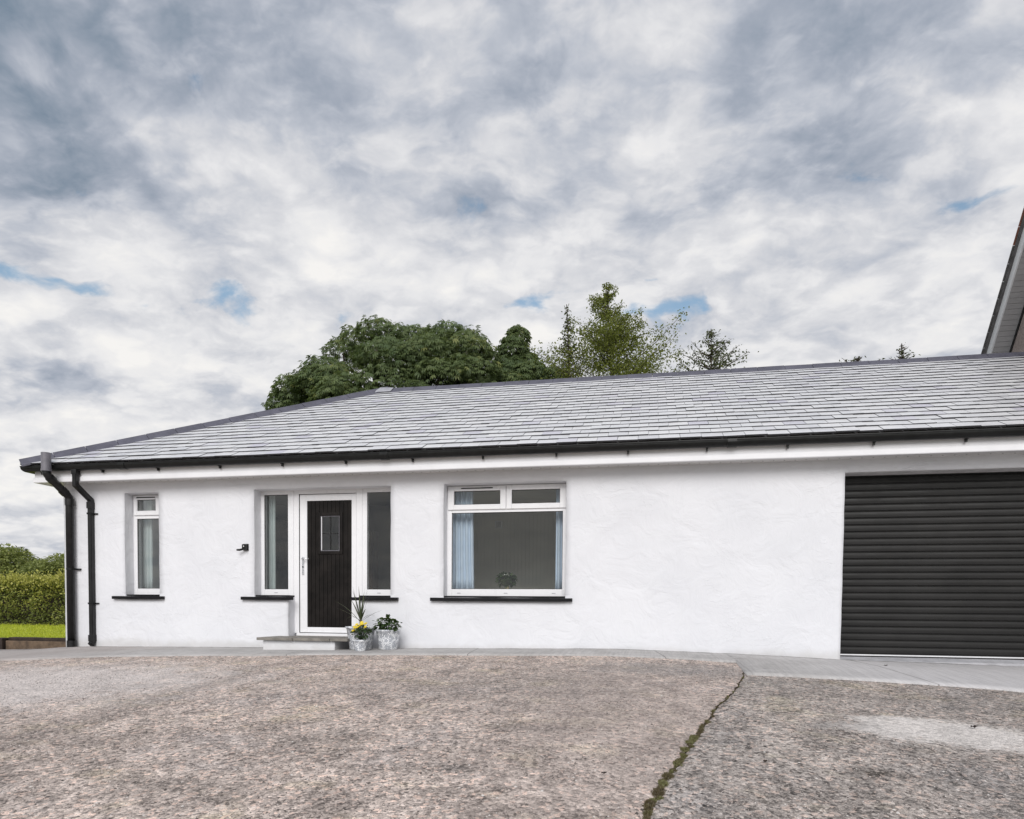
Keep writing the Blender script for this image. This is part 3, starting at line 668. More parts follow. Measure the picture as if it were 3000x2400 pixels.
# ---- roof
Y0, ZR0 = 8.742, 2.752; YR, ZR = 12.78, 4.862
TA = (ZR-ZR0)/(YR-Y0); AL = math.atan(TA); RL = (YR-Y0)/math.cos(AL); XC = -9.225
ROOF = part(empty('roof')); ROOF['label'] = 'hipped roof of small grey slates'
def rchild(o): o.parent = ROOF; return o
b = BM()
c_ = [(XC+.03, Y0+.03, ZR0-.016), (XE, Y0+.03, ZR0-.016), (XE, YR, ZR-.03), (XC+YR-Y0, YR, ZR-.03), (XC+.03, 2*YR-Y0, ZR0-.016), (XE, 2*YR-Y0, ZR0-.016)]
v = [b.verts.new(q) for q in c_]
b.faces.new((v[0], v[1], v[2], v[3])); b.faces.new((v[0], v[3], v[4])); b.faces.new((v[3], v[2], v[5], v[4]))
rchild(obj('roof_deck', b, MAT['slate']))
SW, G = .255, RL/21.0
RM = Matrix(((1, 0, 0, 0), (0, math.cos(AL), -math.sin(AL), Y0), (0, math.sin(AL), math.cos(AL), ZR0), (0, 0, 0, 1)))
def clip(poly, fx):     # keep the part right of the hip line  u >= XC + v*cos(AL)
    out = []
    for i in range(len(poly)):
        a, c = poly[i], poly[(i+1) % len(poly)]; da, dc = fx(a), fx(c)
        if da >= 0: out.append(a)
        if da*dc < 0: t = da/(da-dc); out.append((a[0]+(c[0]-a[0])*t, a[1]+(c[1]-a[1])*t))
    return out
hipf = lambda q: q[0]-(XC+q[1]*math.cos(AL))
slates = []
for r in range(22):
    v0 = -.035+r*G if r else -.045
    L = min(G*1.9, RL-v0-.01)
    if L < .05: continue
    off = (r % 2)*SW/2+random.uniform(-.004, .004)
    n = int((XE-XC)/SW)+2
    for i in range(n):
        u0 = XC-.1+off+i*SW
        full = u0+SW < XE-.01 and hipf((u0, v0+L)) > 0
        poly = [(u0+.0022, v0), (u0+SW-.0022, v0), (u0+SW-.0022, v0+L), (u0+.0022, v0+L)]
        poly = [(min(p[0], XE-.004), p[1]) for p in poly]
        if not full:
            poly = clip(poly, hipf)
            if len(poly) < 3 or max(p[0] for p in poly)-min(p[0] for p in poly) < .02: continue
        slates.append((u0, v0, L, full, poly))
def hgt(vv, v0, L): return .027-.023*(vv-v0)/(G*1.9)
full_me = {}
def slate_mesh(poly, v0, L, u_ref, me_name, dz=0, bm=None):
    b = bm or BM(); T = .0195
    top = [b.verts.new((p[0]-u_ref, p[1]-(0 if bm else v0), hgt(p[1], v0, L)+dz)) for p in poly]
    bot = [b.verts.new((p[0]-u_ref, p[1]-(0 if bm else v0), hgt(p[1], v0, L)-T+dz)) for p in poly]
    b.faces.new(top); m = len(poly)
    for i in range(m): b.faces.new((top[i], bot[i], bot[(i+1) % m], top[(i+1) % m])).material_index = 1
    return b
def size_key(s):
    p = RM @ Vector((s[0]+SW/2, s[1]+G/2, 0)); d = p-Vector((0, 0, HC))
    px = math.degrees(math.atan2(p.x, p.y))-math.degrees(yaw)
    vis = px < 37.6
    nrm = RM.to_3x3() @ Vector((0, 0, 1)); return (abs(d.normalized().dot(nrm))/d.length_squared if vis and s[3] else 0)
order = sorted(range(len(slates)), key=lambda i: -size_key(slates[i]))
single = set(order[:300])
rest = BM(); tints = []
for i, s in enumerate(slates):
    u0, v0, L, full, poly = s
    if i in single:
        key = round(L, 3)
        if key not in full_me:
            b_ = slate_mesh([(.0022, v0), (SW-.0022, v0), (SW-.0022, v0+L), (.0022, v0+L)], v0, L, 0, 'slate')
            bmesh.ops.recalc_face_normals(b_, faces=b_.faces)
            me = bpy.data.meshes.new('slate'); b_.to_mesh(me); b_.free(); full_me[key] = me
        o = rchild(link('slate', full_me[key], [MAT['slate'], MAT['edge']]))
        o.matrix_local = RM @ Matrix.Translation((u0, v0+random.uniform(-.004, .004), random.uniform(0, .007))) @ Matrix.Rotation(random.gauss(0, .004), 4, 'Z') @ Matrix.Rotation(random.gauss(0, .005), 4, 'Y')
    else:
        jv = random.uniform(-.004, .004); sl = random.gauss(0, .004)
        pj = [(p[0], p[1]+jv+sl*(p[0]-u0)) for p in poly] if full else poly
        nb_ = len(rest.verts); slate_mesh(pj, v0, L, 0, '', random.uniform(0, .007), rest); tints += [random.random()]*(len(rest.verts)-nb_)
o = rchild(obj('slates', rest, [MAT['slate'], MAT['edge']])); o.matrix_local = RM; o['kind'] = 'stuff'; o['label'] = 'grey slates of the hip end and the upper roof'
at_ = o.data.attributes.new('tint', 'FLOAT', 'POINT'); at_.data.foreach_set('value', tints)
# ridge and hip tiles
def vtile(bm, L, wing, slope, th=.022, seam=.0):
    c, s = math.cos(slope), math.sin(slope)
    outer = [(-wing*c, -wing*s), (-.035, -.035*s/c-.002), (0, .006), (.035, -.035*s/c-.002), (wing*c, -wing*s)]
    inner = [(wing*c, -wing*s-th), (.02, -.02*s/c-th-.006), (-.02, -.02*s/c-th-.006), (-wing*c, -wing*s-th)]
    return extrude_x(bm, outer+inner, 0, L)
def tile_mesh(L, wing, slope):
    b = vtile(BM(), L, wing, slope); bmesh.ops.recalc_face_normals(b, faces=b.faces); me = bpy.data.meshes.new('ridge_tile'); b.to_mesh(me); b.free(); return me
TL = .452
me_r = tile_mesh(TL-.007, .172, math.radians(39))
x = XC+(YR-Y0)+.24
while x < XE-.1:
    o = rchild(link('ridge_tile', me_r, MAT['ridge'])); o.location = (x, YR, ZR+.070+random.uniform(-.002, .003)); o.rotation_euler = (0, random.gauss(0, .003), random.gauss(0, .003)); x += TL
hv = Vector((1, 1, TA)).normalized(); side = Vector((1, -1, 0)).normalized(); nz_ = side.cross(hv)*-1
if nz_.z < 0: nz_ = -nz_
HM = Matrix((( hv.x, -side.x, nz_.x, 0), (hv.y, -side.y, nz_.y, 0), (hv.z, -side.z, nz_.z, 0), (0, 0, 0, 1)))
me_h = tile_mesh(TL-.007, .172, math.radians(38))
HL = (Vector((XC+YR-Y0, YR, ZR))-Vector((XC, Y0, ZR0))).length
t = -.05
while t < HL-.2:
    p = Vector((XC, Y0, ZR0))+hv*t+nz_*(.088+random.uniform(-.002, .003))
    o = rchild(link('hip_tile', me_h, MAT['ridge'])); o.matrix_local = Matrix.Translation(p) @ HM @ Matrix.Rotation(random.gauss(0, .004), 4, 'Z'); t += TL
b = BM(); ap = Vector((XC+YR-Y0, YR, ZR+.085))
ring = [ap+Vector(q) for q in ((-.20, -.24, -.17), (.0, -.16, -.115), (.25, -.15, -.115), (.26, 0, .004), (.25, .15, -.115), (0, .16, -.115), (-.2, .24, -.17), (-.20, -.06, -.105))]
vv = [b.verts.new(q) for q in ring]; c = b.verts.new(ap+Vector((-.01, 0, .02)))
for i in range(8): b.faces.new((vv[i], vv[(i+1) % 8], c))
rchild(obj('lead_saddle', b, MAT['lead'], None, True))

# ---- rainwater pipes
dp = part(empty('downpipe')); dp['label'] = 'thick round black pipe with a swan neck and grey top, at the corner'
px_, py_ = -8.71, 9.005
b = BM(); tube(b, [(-8.735, 8.625, 2.62), (-8.735, 8.625, 2.885)], .066, 24); tube(b, [(-8.735, 8.625, 2.615), (-8.735, 8.625, 2.645)], .071, 24); obj('pipe_top', b, MAT['greypipe'], dp, False)
b = BM(); tube(b, [(-8.735, 8.625, 2.63), (-8.735, 8.63, 2.585), (-8.732, 8.66, 2.545), (-8.715, 8.955, 2.335), (px_, 8.995, 2.295), (px_, py_, 2.24), (px_, py_, -.02)], .056, 24); obj('pipe', b, MAT['pipe'], dp, True)
b = BM()
for (p0, p1) in (((-8.731, 8.672, 2.537), (-8.727, 8.735, 2.492)), ((-8.722, 8.885, 2.385), (-8.717, 8.945, 2.342)), ((px_, py_, 2.265), (px_, py_, 2.17)), ((px_, py_, .10), (px_, py_, -.03)), ((-8.735, 8.625, 2.645), (-8.735, 8.626, 2.60))):
    obj('pipe_socket', tube(BM(), [p0, p1], .0645, 24), MAT['pipe'], dp)
b = BM(); tube(b, [(px_, py_, 1.185), (px_, py_, 1.215)], .060, 20); box(b, px_+.02, px_+.125, D-.045, D+.002, 1.19, 1.21, .003); obj('pipe_clip', b, MAT['black'], dp)
dp = part(empty('downpipe')); dp['label'] = 'slim square black downpipe between the corner pipe and the narrow window'
def sqpipe(bm, pts, h):
    rings = []
    for i, p in enumerate(pts):
        p = Vector(p)
        d0 = (p-Vector(pts[i-1])).normalized() if i else None; d1 = (Vector(pts[i+1])-p).normalized() if i < len(pts)-1 else None
        t = ((d0 or d1)+(d1 or d0)).normalized(); a = Vector((1, 0, 0)); c = t.cross(a).normalized(); k = 1/max(.5, (t.dot(d0) if d0 else 1))
        rings.append([bm.verts.new(p+a*sx*h+c*sy*h*k) for sx, sy in ((-1, -1), (1, -1), (1, 1), (-1, 1))])
    for r, s in zip(rings, rings[1:]):
        for k in range(4): bm.faces.new((r[k], r[(k+1) % 4], s[(k+1) % 4], s[k]))
    bm.faces.new(rings[0]); bm.faces.new(rings[-1][::-1]); return bm
b = sqpipe(BM(), [(-8.37, 8.768, 2.66), (-8.37, 8.768, 2.43), (-8.37, 9.045, 2.25), (-8.37, 9.045, .085), (-8.37, 9.005, .035)], .0335)
bmesh.ops.bevel(b, geom=b.edges[:], offset=.005, segments=2, affect='EDGES'); obj('pipe', b, MAT['pipe'], dp)
for q in ((-8.410, -8.330, 9.000, 9.083, 2.12, 2.22), (-8.410, -8.330, 9.000, 9.083, .09, .19), (-8.412, -8.328, 8.73, 8.81, 2.585, 2.665)): boxo('pipe_socket', *q, MAT['pipe'], dp, .005)
for z in (2.03, .66):
    b = BM(); box(b, -8.409, -8.331, 9.003, 9.083, z, z+.028, .003); box(b, -8.331, -8.275, D-.024, D+.002, z+.004, z+.024, .002); obj('pipe_clip', b, MAT['black'], dp)

# ---- rooms behind the glass
b = BM()
def quad(bm, *p): bm.faces.new([bm.verts.new(q) for q in p])
for (xa, xb, yb) in ((-8.8, -6.62, 11.2), (-6.5, -3.36, 11.6), (-3.26, .42, 12.1)):
    ya = D+.33
    for x in (xa, xb): quad(b, (x, ya, .2), (x, yb, .2), (x, yb, 2.48), (x, ya, 2.48))
    quad(b, (xa, yb, .2), (xb, yb, .2), (xb, yb, 2.48), (xa, yb, 2.48)); quad(b, (xa, ya, 2.48), (xb, ya, 2.48), (xb, yb, 2.48), (xa, yb, 2.48))
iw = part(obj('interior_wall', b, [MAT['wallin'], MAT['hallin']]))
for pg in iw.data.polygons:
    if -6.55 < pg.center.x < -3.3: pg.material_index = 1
b = BM(); quad(b, (-8.8, D+.33, .24), (.42, D+.33, .24), (.42, 13, .24), (-8.8, 13, .24)); part(obj('interior_floor', b, MAT['floorin']))
bb = BM(); box(bb, 0, .0665, -.012, 0, 0, 2.26, .004); bo = bpy.data.meshes.new('board'); bmesh.ops.recalc_face_normals(bb, faces=bb.faces); bb.to_mesh(bo); bb.free()
for i in range(54): o = link('board', bo, MAT['panel'], iw); o.location = (-3.25+i*.0685, 12.095, .22)
b = BM(); box(b, -2.9, -.95, D+.31, D+.52, .862, .890, .005); part(obj('window_board', b, MAT['upvc']))
b = BM(); box(b, -6.48, -6.0, 10.15, 11.58, .24, 2.12, .01); part(obj('hall_box', b, MAT['darkin']))  # dark box added behind the left side light to stand for the hall's shade
b = BM(); box(b, -5.30, -4.74, 11.30, 11.58, .24, 2.0, .01); part(obj('hall_box', b, MAT['woodin']))

# ================================================================== neighbouring house on the right
nh = empty('neighbouring_house', (7.0, 11.6, 0), 'taller pebble-dashed house with white gable bargeboard beyond the garage end', 'house')
NI = Matrix.Translation((-7.0, -11.6, 0))
def nchild(o): o.parent = nh; o.matrix_parent_inverse = NI; return o
PK, YB, YFN = 11.6, 16.2, 7.0; SL = 1.413
def vz(Y): return 5.754+SL*(15.44-Y) if Y >= PK else 5.754+SL*(15.44-PK)-SL*(PK-Y)
XW, XV = 6.89, 6.555
b = BM()
gp_ = [(YFN+.35, -.4), (YB-.35, -.4), (YB-.35, vz(YB-.35)-.25), (PK, vz(PK)-.25), (YFN+.35, vz(YFN+.35)-.25)]
va = [b.verts.new((XW, y, z)) for y, z in gp_]; vb = [b.verts.new((16.0, y, z)) for y, z in gp_]
b.faces.new(va); b.faces.new(vb[::-1])
for i in range(5): b.faces.new((va[i], va[(i+1) % 5], vb[(i+1) % 5], vb[i]))
nchild(obj('wall', b, MAT['dash']))
ang = math.atan(SL); NU = Vector((0, -math.cos(ang), math.sin(ang)))   # up the rear slope
NN = Vector((0, math.sin(ang), math.cos(ang)))
def slope_box(name, x0, x1, t0, t1, n0, n1, mat, rear=True, parent=None, bev=0):
    """box lying on the roof slope: t along the slope from the eave, n above the verge line"""
    b = BM(); L0 = Vector((0, YB if rear else YFN, vz(YB)))
    U = NU if rear else Vector((0, math.cos(ang), math.sin(ang))); Nn = NN if rear else Vector((0, -math.sin(ang), math.cos(ang)))
    v = [b.verts.new(Vector((x, 0, 0))+L0+U*t+Nn*n) for x in (x0, x1) for t in (t0, t1) for n in (n0, n1)]
    for f in ((0,1,3,2), (4,6,7,5), (0,4,5,1), (2,3,7,6), (0,2,6,4), (1,5,7,3)): b.faces.new([v[i] for i in f])
    if bev: bmesh.ops.bevel(b, geom=b.edges[:], offset=bev, segments=1, affect='EDGES')
    o = obj(name, b, mat, parent)
    return o if parent else nchild(o)
SLN = (YB-PK)/math.cos(ang)
for rear in (True, False):
    slope_box('roof', XV-.05, 16.3, 0, SLN-.05, -.005, .03, MAT['tile'], rear)
    bg_ = slope_box('bargeboard', XV, XV+.025, 0, SLN-.06, -.175, -.006, MAT['fascia'], rear)
    so = slope_box('soffit', XV+.026, XW+.01, 0, SLN-.1, -.172, -.160, MAT['greysoffit'], rear)
    if rear:
        n = int(SLN/.098)
        for i in range(n): slope_box('board', XV+.027, XW-.002, i*.098+.003, (i+1)*.098-.003, -.182, -.1725, MAT['greysoffit'], rear, so)
        for i in range(int(SLN/.30)):
            q = slope_box('verge_tile', XV-.075, XV+.12, i*.30+.004, i*.30+.297, .0305+.004*(i % 2), .05, MAT['tile'] if i not in (11, 12, 18) else MAT['terracotta'], rear)
    slope_box('verge_trim', XW-.012, XW+.002, 0.1, SLN-.2, -.255, -.183, MAT['black'], rear)

# ================================================================== small things on and in the bungalow
wf = empty('wall_fitting', (-5.79, D, 1.50), 'small black fitting with a stubby arm, on the wall left of the door', 'wall fitting')
def local_box(name, c, parent, x0, x1, y0, y1, z0, z1, mat, bev=0):
    return obj(name, box(BM(), x0-c[0], x1-c[0], y0-c[1], y1-c[1], z0-c[2], z1-c[2], bev), mat, parent)
c0 = (-5.79, D, 1.50)
local_box('back_plate', c0, wf, -5.815, -5.735, D-.018, D+.004, 1.462, 1.560, MAT['black'], .005)
local_box('body', c0, wf, -5.808, -5.742, D-.065, D-.0185, 1.470, 1.552, MAT['black'], .01)
obj('arm', tube(BM(), [(-.005, -.055, -.02), (-.045, -.075, -.032), (-.085, -.085, -.033)], [.014, .016, .013], 12), MAT['black'], wf, True)
obj('indicator', tube(BM(), [(.014, -.064, .022), (.014, -.0675, .022)], .008, 12), MAT['upvc'], wf)

def curtain(name, x0, x1, y, z0, z1, folds, amp, mat, label, taper=0.0):
    b = BM(); nu, nv = folds*10, 10; rows = []
    for j in range(nv+1):
        t = j/nv; z = z0+(z1-z0)*t
        rows.append([b.verts.new((x0+(x1-x0+taper*(1-t))*i/nu, y+amp*math.sin(i/10*2*math.pi+.4*math.sin(t*3))*(1-.25*t)+.006*fnoise(i*.3, t*4), z)) for i in range(nu+1)])
    for r, s in zip(rows, rows[1:]):
        for i in range(nu): b.faces.new((r[i], r[i+1], s[i+1], s[i]))
    o = obj(name, b, mat, None, True); md = o.modifiers.new('thick', 'SOLIDIFY'); md.thickness = .004
    return tag(o, label, 'curtain')
curtain('curtain', -2.83, -2.47, D+.42, .92, 2.44, 5, .028, MAT['curtain'], 'pale blue curtain at the left edge of the wide window', .03)
curtain('curtain', -1.27, -1.0, D+.42, .92, 2.44, 4, .028, MAT['curtain'], 'pale blue curtain at the right edge of the wide window', -.0)
curtain('curtain', -7.98, -7.66, D+.40, .90, 2.44, 5, .024, MAT['blind'], 'pale curtain inside the narrow window left of the door')
curtain('curtain', -5.76, -5.54, D+.40, .50, 2.44, 3, .02, MAT['blind'], 'pale drape inside the side light left of the door')

sb = empty('sensor_box', (-2.645, 12.083, 2.163), 'small square sensor box on the boarded wall seen through the wide window', 'sensor')
obj('case', box(BM(), -.07, .07, -.05, -.001, -.065, .065, .012), MAT['upvc'], sb)
obj('face', box(BM(), -.045, .045, -.056, -.0505, -.045, .045, .006), MAT['lead'], sb)

# ---- leaves built by array
def leaf_arrays(P, Dv, Nv, S, tmpl_v, tmpl_f):
    """instances of a leaf template (x along leaf, y across, z up)"""
    Dv = Dv/np.linalg.norm(Dv, axis=1, keepdims=True)
    Sd = np.cross(Nv, Dv); Sd /= np.linalg.norm(Sd, axis=1, keepdims=True)+1e-9
    Nn = np.cross(Dv, Sd)
    T = np.array(tmpl_v, float)
    V = P[:, None, :]+S[:, None, None]*(T[None, :, 0:1]*Dv[:, None, :]+T[None, :, 1:2]*Sd[:, None, :]+T[None, :, 2:3]*Nn[:, None, :])
    F = np.array(tmpl_f, int)[None]+(np.arange(len(P))*len(T))[:, None, None]
    return V.reshape(-1, 3), F.reshape(-1, F.shape[-1])
def array_mesh(name, V, F, tint=None):
    me = bpy.data.meshes.new(name); n, k = F.shape
    me.vertices.add(len(V)); me.vertices.foreach_set('co', V.astype(np.float32).ravel())
    me.loops.add(n*k); me.loops.foreach_set('vertex_index', F.astype(np.int32).ravel())
    me.polygons.add(n); me.polygons.foreach_set('loop_start', np.arange(0, n*k, k, dtype=np.int32))
    me.update(calc_edges=True)
    if tint is not None:
        a = me.attributes.new('tint', 'FLOAT', 'POINT'); a.data.foreach_set('value', tint.astype(np.float32))
    return me
T_LEAF = ([(0, 0, 0), (.45, -.27, .05), (1, 0, -.10), (.45, .27, .05)], [(0, 1, 2), (0, 2, 3)])
def palmate():
    V = []; F = []
    for k, (a, l) in enumerate(((-1.25, .62), (-.62, .9), (0, 1.0), (.62, .9), (1.25, .62))):
        c, s = math.cos(a), math.sin(a); n = len(V)
        for (x, y, z) in ((.02, 0, 0), (.60, -.135, -.16), (1, 0, -.50), (.60, .135, -.16)):
            x *= l; y *= l; z *= l; V.append((x*c-y*s, x*s+y*c, z))
        F += [(n, n+1, n+2), (n, n+2, n+3)]
    return V, F
T_PALM = palmate()
def rand_unit(n):
    v = rng.normal(size=(n, 3)); return v/np.linalg.norm(v, axis=1, keepdims=True)

ML = dict(
    chestnut=mat_leaf('chestnut_leaf', (0.105, 0.155, 0.068), (0.175, 0.225, 0.090), (0.29, 0.31, 0.105), .40),
    birch=mat_leaf('birch_leaf', (0.14, 0.165, 0.035), (0.22, 0.25, 0.045), (0.31, 0.32, 0.06), .48),
    birchdark=mat_leaf('thin_birch_leaf', (0.050, 0.065, 0.022), (0.085, 0.105, 0.030), (0.13, 0.15, 0.036), .30),
    hedge=mat_leaf('hedge_leaf', (0.15, 0.185, 0.045), (0.30, 0.335, 0.075), (0.50, 0.48, 0.12), .45),
    tip=mat_leaf('sunlit_hedge_tip_leaf', (0.42, 0.42, 0.09), (0.60, 0.57, 0.16), (0.74, 0.68, 0.28), .45),  # yellow-green shoots, with the sunlight on the hedge top put into their colour
    shrub=mat_leaf('pale_shrub_leaf', (0.22, 0.26, 0.09), (0.36, 0.40, 0.13), (0.54, 0.53, 0.20), .45),
    far=mat_leaf('bluish_leaf', (0.15, 0.18, 0.12), (0.20, 0.23, 0.14), (0.26, 0.28, 0.16), .35),
    grass=mat_leaf('grass_blade', (0.38, 0.45, 0.03), (0.53, 0.58, 0.045), (0.66, 0.66, 0.10), .45),
    moss=mat_leaf('moss', (0.105, 0.078, 0.048), (0.135, 0.112, 0.056), (0.19, 0.19, 0.08), .2),
    pot=mat_leaf('pot_leaf', (0.018, 0.036, 0.012), (0.036, 0.068, 0.020), (0.065, 0.10, 0.03), .2),
    cord=mat_leaf('strap_leaf', (0.050, 0.065, 0.030), (0.085, 0.10, 0.05), (0.12, 0.13, 0.07), .2),
)
def plain_petal(name, col):
    m, nt, b = newmat(name); nt.links.new(MIX(nt, STEP(nt, NOISE(nt, wpos(nt), 60, 3), .3, .7), tuple(q*.85 for q in col), col), b.inputs['Base Color']); b.inputs['Roughness'].default_value = .6
    return m
ML['yellow'] = plain_petal('yellow_petal', (0.78, 0.60, 0.045)); ML['white'] = plain_petal('white_petal', (0.80, 0.80, 0.74)); ML['centre'] = plain_petal('flower_centre', (0.35, 0.22, 0.02))

def limb(bm, a, b_, r0, r1, bend=.12, n=6, seg=8):
    a, b_ = Vector(a), Vector(b_); L = (b_-a).length
    off = Vector((random.gauss(0, 1), random.gauss(0, 1), random.gauss(0, .5)))*L*bend
    pts = [a.lerp(b_, t/n)+off*math.sin(math.pi*t/n)*.6 for t in range(n+1)]
    tube(bm, pts, [r0+(r1-r0)*t/n for t in range(n+1)], seg); return pts

def lobed_tree(name, base, lobes, nleaf, size, mat, label, tmpl=T_PALM, trunk_r=.28, group=None, drop=.5, shell=.75, cat='tree', bias=None):
    """crown built of leafy lobes, each a shell of single leaves that hang from its outside"""
    root = empty(name, base, label, cat, group); B = np.array(base, float)
    w = np.array([l[3]*l[4] for l in lobes]); w = w/w.sum()
    Ps, Ds, Ns, Ss, Ts = [], [], [], [], []
    for l, ww in zip(lobes, w):
        n = max(12, int(nleaf*ww)); C = np.array(l[:3]); R = np.array((l[3], l[5] if len(l) > 5 else l[3], l[4]))
        u = rand_unit(n*2); u = u[(u[:, 2] > -.35)|(rng.random(len(u)) < .15)][:n]
        rr = (1-(1-shell)*rng.random(len(u))**.7)*(1+.16*np.array([fnoise(*(q*2.3+C)) for q in u]))
        p = C+u*R*rr[:, None]
        d = u*np.array((1, 1, .25))+np.array((0, 0, -drop))+rng.normal(size=u.shape)*.35
        nrm = u*.55+np.array((0, 0, 1))+rng.normal(size=u.shape)*.30
        Ps.append(p); Ds.append(d); Ns.append(nrm); Ss.append(size*rng.uniform(.65, 1.25, len(u)))
        Ts.append(np.clip(rng.normal(.42+(bias or 0), .20, len(u))+.12*rng.normal(), 0, 1))
    P = np.concatenate(Ps)-B; tv, tf = tmpl
    V, F = leaf_arrays(P, np.concatenate(Ds), np.concatenate(Ns), np.concatenate(Ss), tv, tf)
    link('crown', array_mesh('crown', V, F, np.repeat(np.concatenate(Ts), len(tv))), mat, root)['kind'] = 'stuff'
    bm = BM(); L = [Vector(l[:3])-Vector(base) for l in lobes]; zt = min(q.z for q in L)
    cx = sum(q.x for q in L)/len(L); cy = sum(q.y for q in L)/len(L)
    top = Vector((cx*.6, cy*.6, zt*.72)); limb(bm, (0, 0, -.3), top, trunk_r, trunk_r*.7, .03, 8, 12)
    for q in L: limb(bm, top-Vector((0, 0, .3*random.random())), q, trunk_r*.42, .03, .08, 6, 6)
    obj('trunk', bm, MAT['bark'], root, True)
    return root
def birch(name, base, top, wfun, nleaf, size, mat, label, group=None, zlow=3.0, inner=.15):
    """upright open crown: a leader, rising twigs and small leaves strung along them"""
    root = empty(name, base, label, 'tree', group); B = Vector(base); H = top[2]-base[2]
    bm = BM(); lead = limb(bm, (0, 0, -.3), Vector(top)-B, .13, .008, .015, 14, 8)
    Ps, Ds = [], []
    for k in range(260):
        t = (zlow+(H-zlow)*random.random()**.85)/H; z = t*H; wmax = wfun(base[2]+z)
        i = min(int(t*14), 13); o_ = lead[i].lerp(lead[i+1], t*14-i)
        a = random.uniform(0, 2*math.pi); l = wmax*random.uniform(.40, 1.10)
        e = o_+Vector((math.cos(a)*l, math.sin(a)*l*.8, l*random.uniform(.25, .65)))
        e.z = min(e.z, H-.1*random.random())
        pts = limb(bm, o_, e, .017, .005, .06, 5, 4)
        m = int(nleaf/260*(.05+1.25*l/max(.3, wfun(base[2]+zlow))))
        for j in range(m):
            s = random.random()**.5*5; q = min(int(s), 4); p = pts[q].lerp(pts[q+1], s-q)
            g = .045+.035*l
            Ps.append(p+Vector((random.gauss(0, g), random.gauss(0, g), random.gauss(0, g*.8)))); Ds.append((random.gauss(0, 1), random.gauss(0, 1), random.gauss(-.7, .6)))
    for j in range(int(nleaf*.006)):
        s = random.uniform(.9, 1.0)*14; q = min(int(s), 13); Ps.append(lead[q].lerp(lead[q+1], s-q)+Vector((random.gauss(0, .04), random.gauss(0, .04), 0))); Ds.append((random.gauss(0, 1), random.gauss(0, 1), -.3))
    for j in range(int(nleaf*inner)):      # leafy short shoots close round the leader
        t = (zlow+(H-zlow)*random.random()**1.35*.86)/H; w_ = wfun(base[2]+t*H)*.8; i = min(int(t*14), 13); o_ = lead[i].lerp(lead[i+1], t*14-i)
        Ps.append(o_+Vector((random.gauss(0, w_*.5), random.gauss(0, w_*.5), random.gauss(0, .1)))); Ds.append((random.gauss(0, 1), random.gauss(0, 1), random.gauss(-.7, .6)))
    P = np.array([tuple(p) for p in Ps]); n = len(P)
    V, F = leaf_arrays(P, np.array(Ds), rand_unit(n)+np.array((0, 0, .6)), size*rng.uniform(.6, 1.25, n), *T_LEAF)
    link('crown', array_mesh('crown', V, F, np.repeat(np.clip(rng.normal(.45, .22, n), 0, 1), 4)), mat, root)['kind'] = 'stuff'
    obj('trunk', bm, MAT['bark'], root, True); return root

# ---- big dome-shaped tree behind the roof
lob = []
outline = [(-13.9, 8.1), (-13.75, 8.7), (-13.2, 9.35), (-12.5, 10.0), (-11.6, 10.55), (-10.7, 10.95), (-9.95, 11.25), (-9.1, 11.0), (-8.2, 10.85), (-7.35, 10.75), (-6.75, 10.85), (-6.15, 10.6), (-5.65, 10.0), (-5.3, 9.3), (-5.2, 8.4)]
for (x, z) in outline:
    r = random.uniform(.62, .85); cx = x+(.55 if x < -9.6 else -.45)*min(1, abs(x+9.6)/3); lob.append((cx, 24+random.uniform(-.8, .6), z-r*.62, r*1.15, r*.72))
for k in range(52):
    a = random.uniform(-1, 1); x = -9.55+a*3.9; zt = float(np.interp(x, [q[0] for q in outline], [q[1] for q in outline]))
    t = random.random(); z = zt-.7-t*(zt-6.2); r = random.uniform(.62, 1.05)
    y = 24-.6-2.6*math.sqrt(max(0, 1-a*a))*(.45+.55*t)*random.uniform(.75, 1.05)
    lob.append((x, y, z, r*1.2, r*.66))
lob = [(x*y/24, y, HC+(z-HC)*y/24, r, q) for (x, y, z, r, q) in lob]
lobed_tree('chestnut_tree', (-9.5, 24, -.1), lob, 30000, .165, ML['chestnut'], 'broad dome-shaped dark green tree rising behind the hip of the roof', trunk_r=.38)
# narrower tree beside it
lob = [(-4.62, 24, 10.22, .42, .46), (-4.75, 23.8, 9.75, .55, .5), (-4.45, 24.1, 9.3, .62, .55), (-4.9, 23.6, 8.9, .7, .6), (-4.2, 23.6, 8.75, .75, .55), (-3.7, 23.9, 8.35, .75, .5), (-4.6, 23.2, 8.2, .8, .6), (-3.3, 23.6, 7.9, .8, .5), (-2.9, 23.5, 8.2, .5, .35), (-3.4, 23.8, 8.75, .5, .4), (-2.4, 23.4, 8.0, .6, .4), (-1.6, 23.6, 7.8, .7, .4), (-4.1, 24.2, 9.1, .5, .4)]
lobed_tree('small_chestnut_tree', (-4.4, 24, -.1), lob, 7500, .15, ML['chestnut'], 'small pointed dark green tree between the dome-shaped tree and the birch', trunk_r=.16, bias=.05)
def wf1(z): return float(np.interp(z, [4, 7.5, 8.1, 8.7, 9.2, 9.7, 10.3, 10.93], [2.5, 2.6, 2.35, 1.75, 1.25, .9, .5, .03]))
birch('birch_tree', (-1.35, 22, -.1), (-1.42, 22, 10.93), wf1, 42000, .078, ML['birch'], 'tall bright green birch with a thin pointed top behind the ridge', inner=.5)
birch('birch_tree', (-2.55, 22.4, -.1), (-2.72, 22.4, 10.55), lambda z: .36*wf1(min(10.93, z+.4)), 4200, .085, ML['birchdark'], 'slender upright birch leaning left against the tall bright birch', zlow=5)
def wf2(z): return float(np.interp(z, [4, 7.4, 8.1, 8.8, 9.28], [1.5, 1.35, 1.0, .5, .04]))
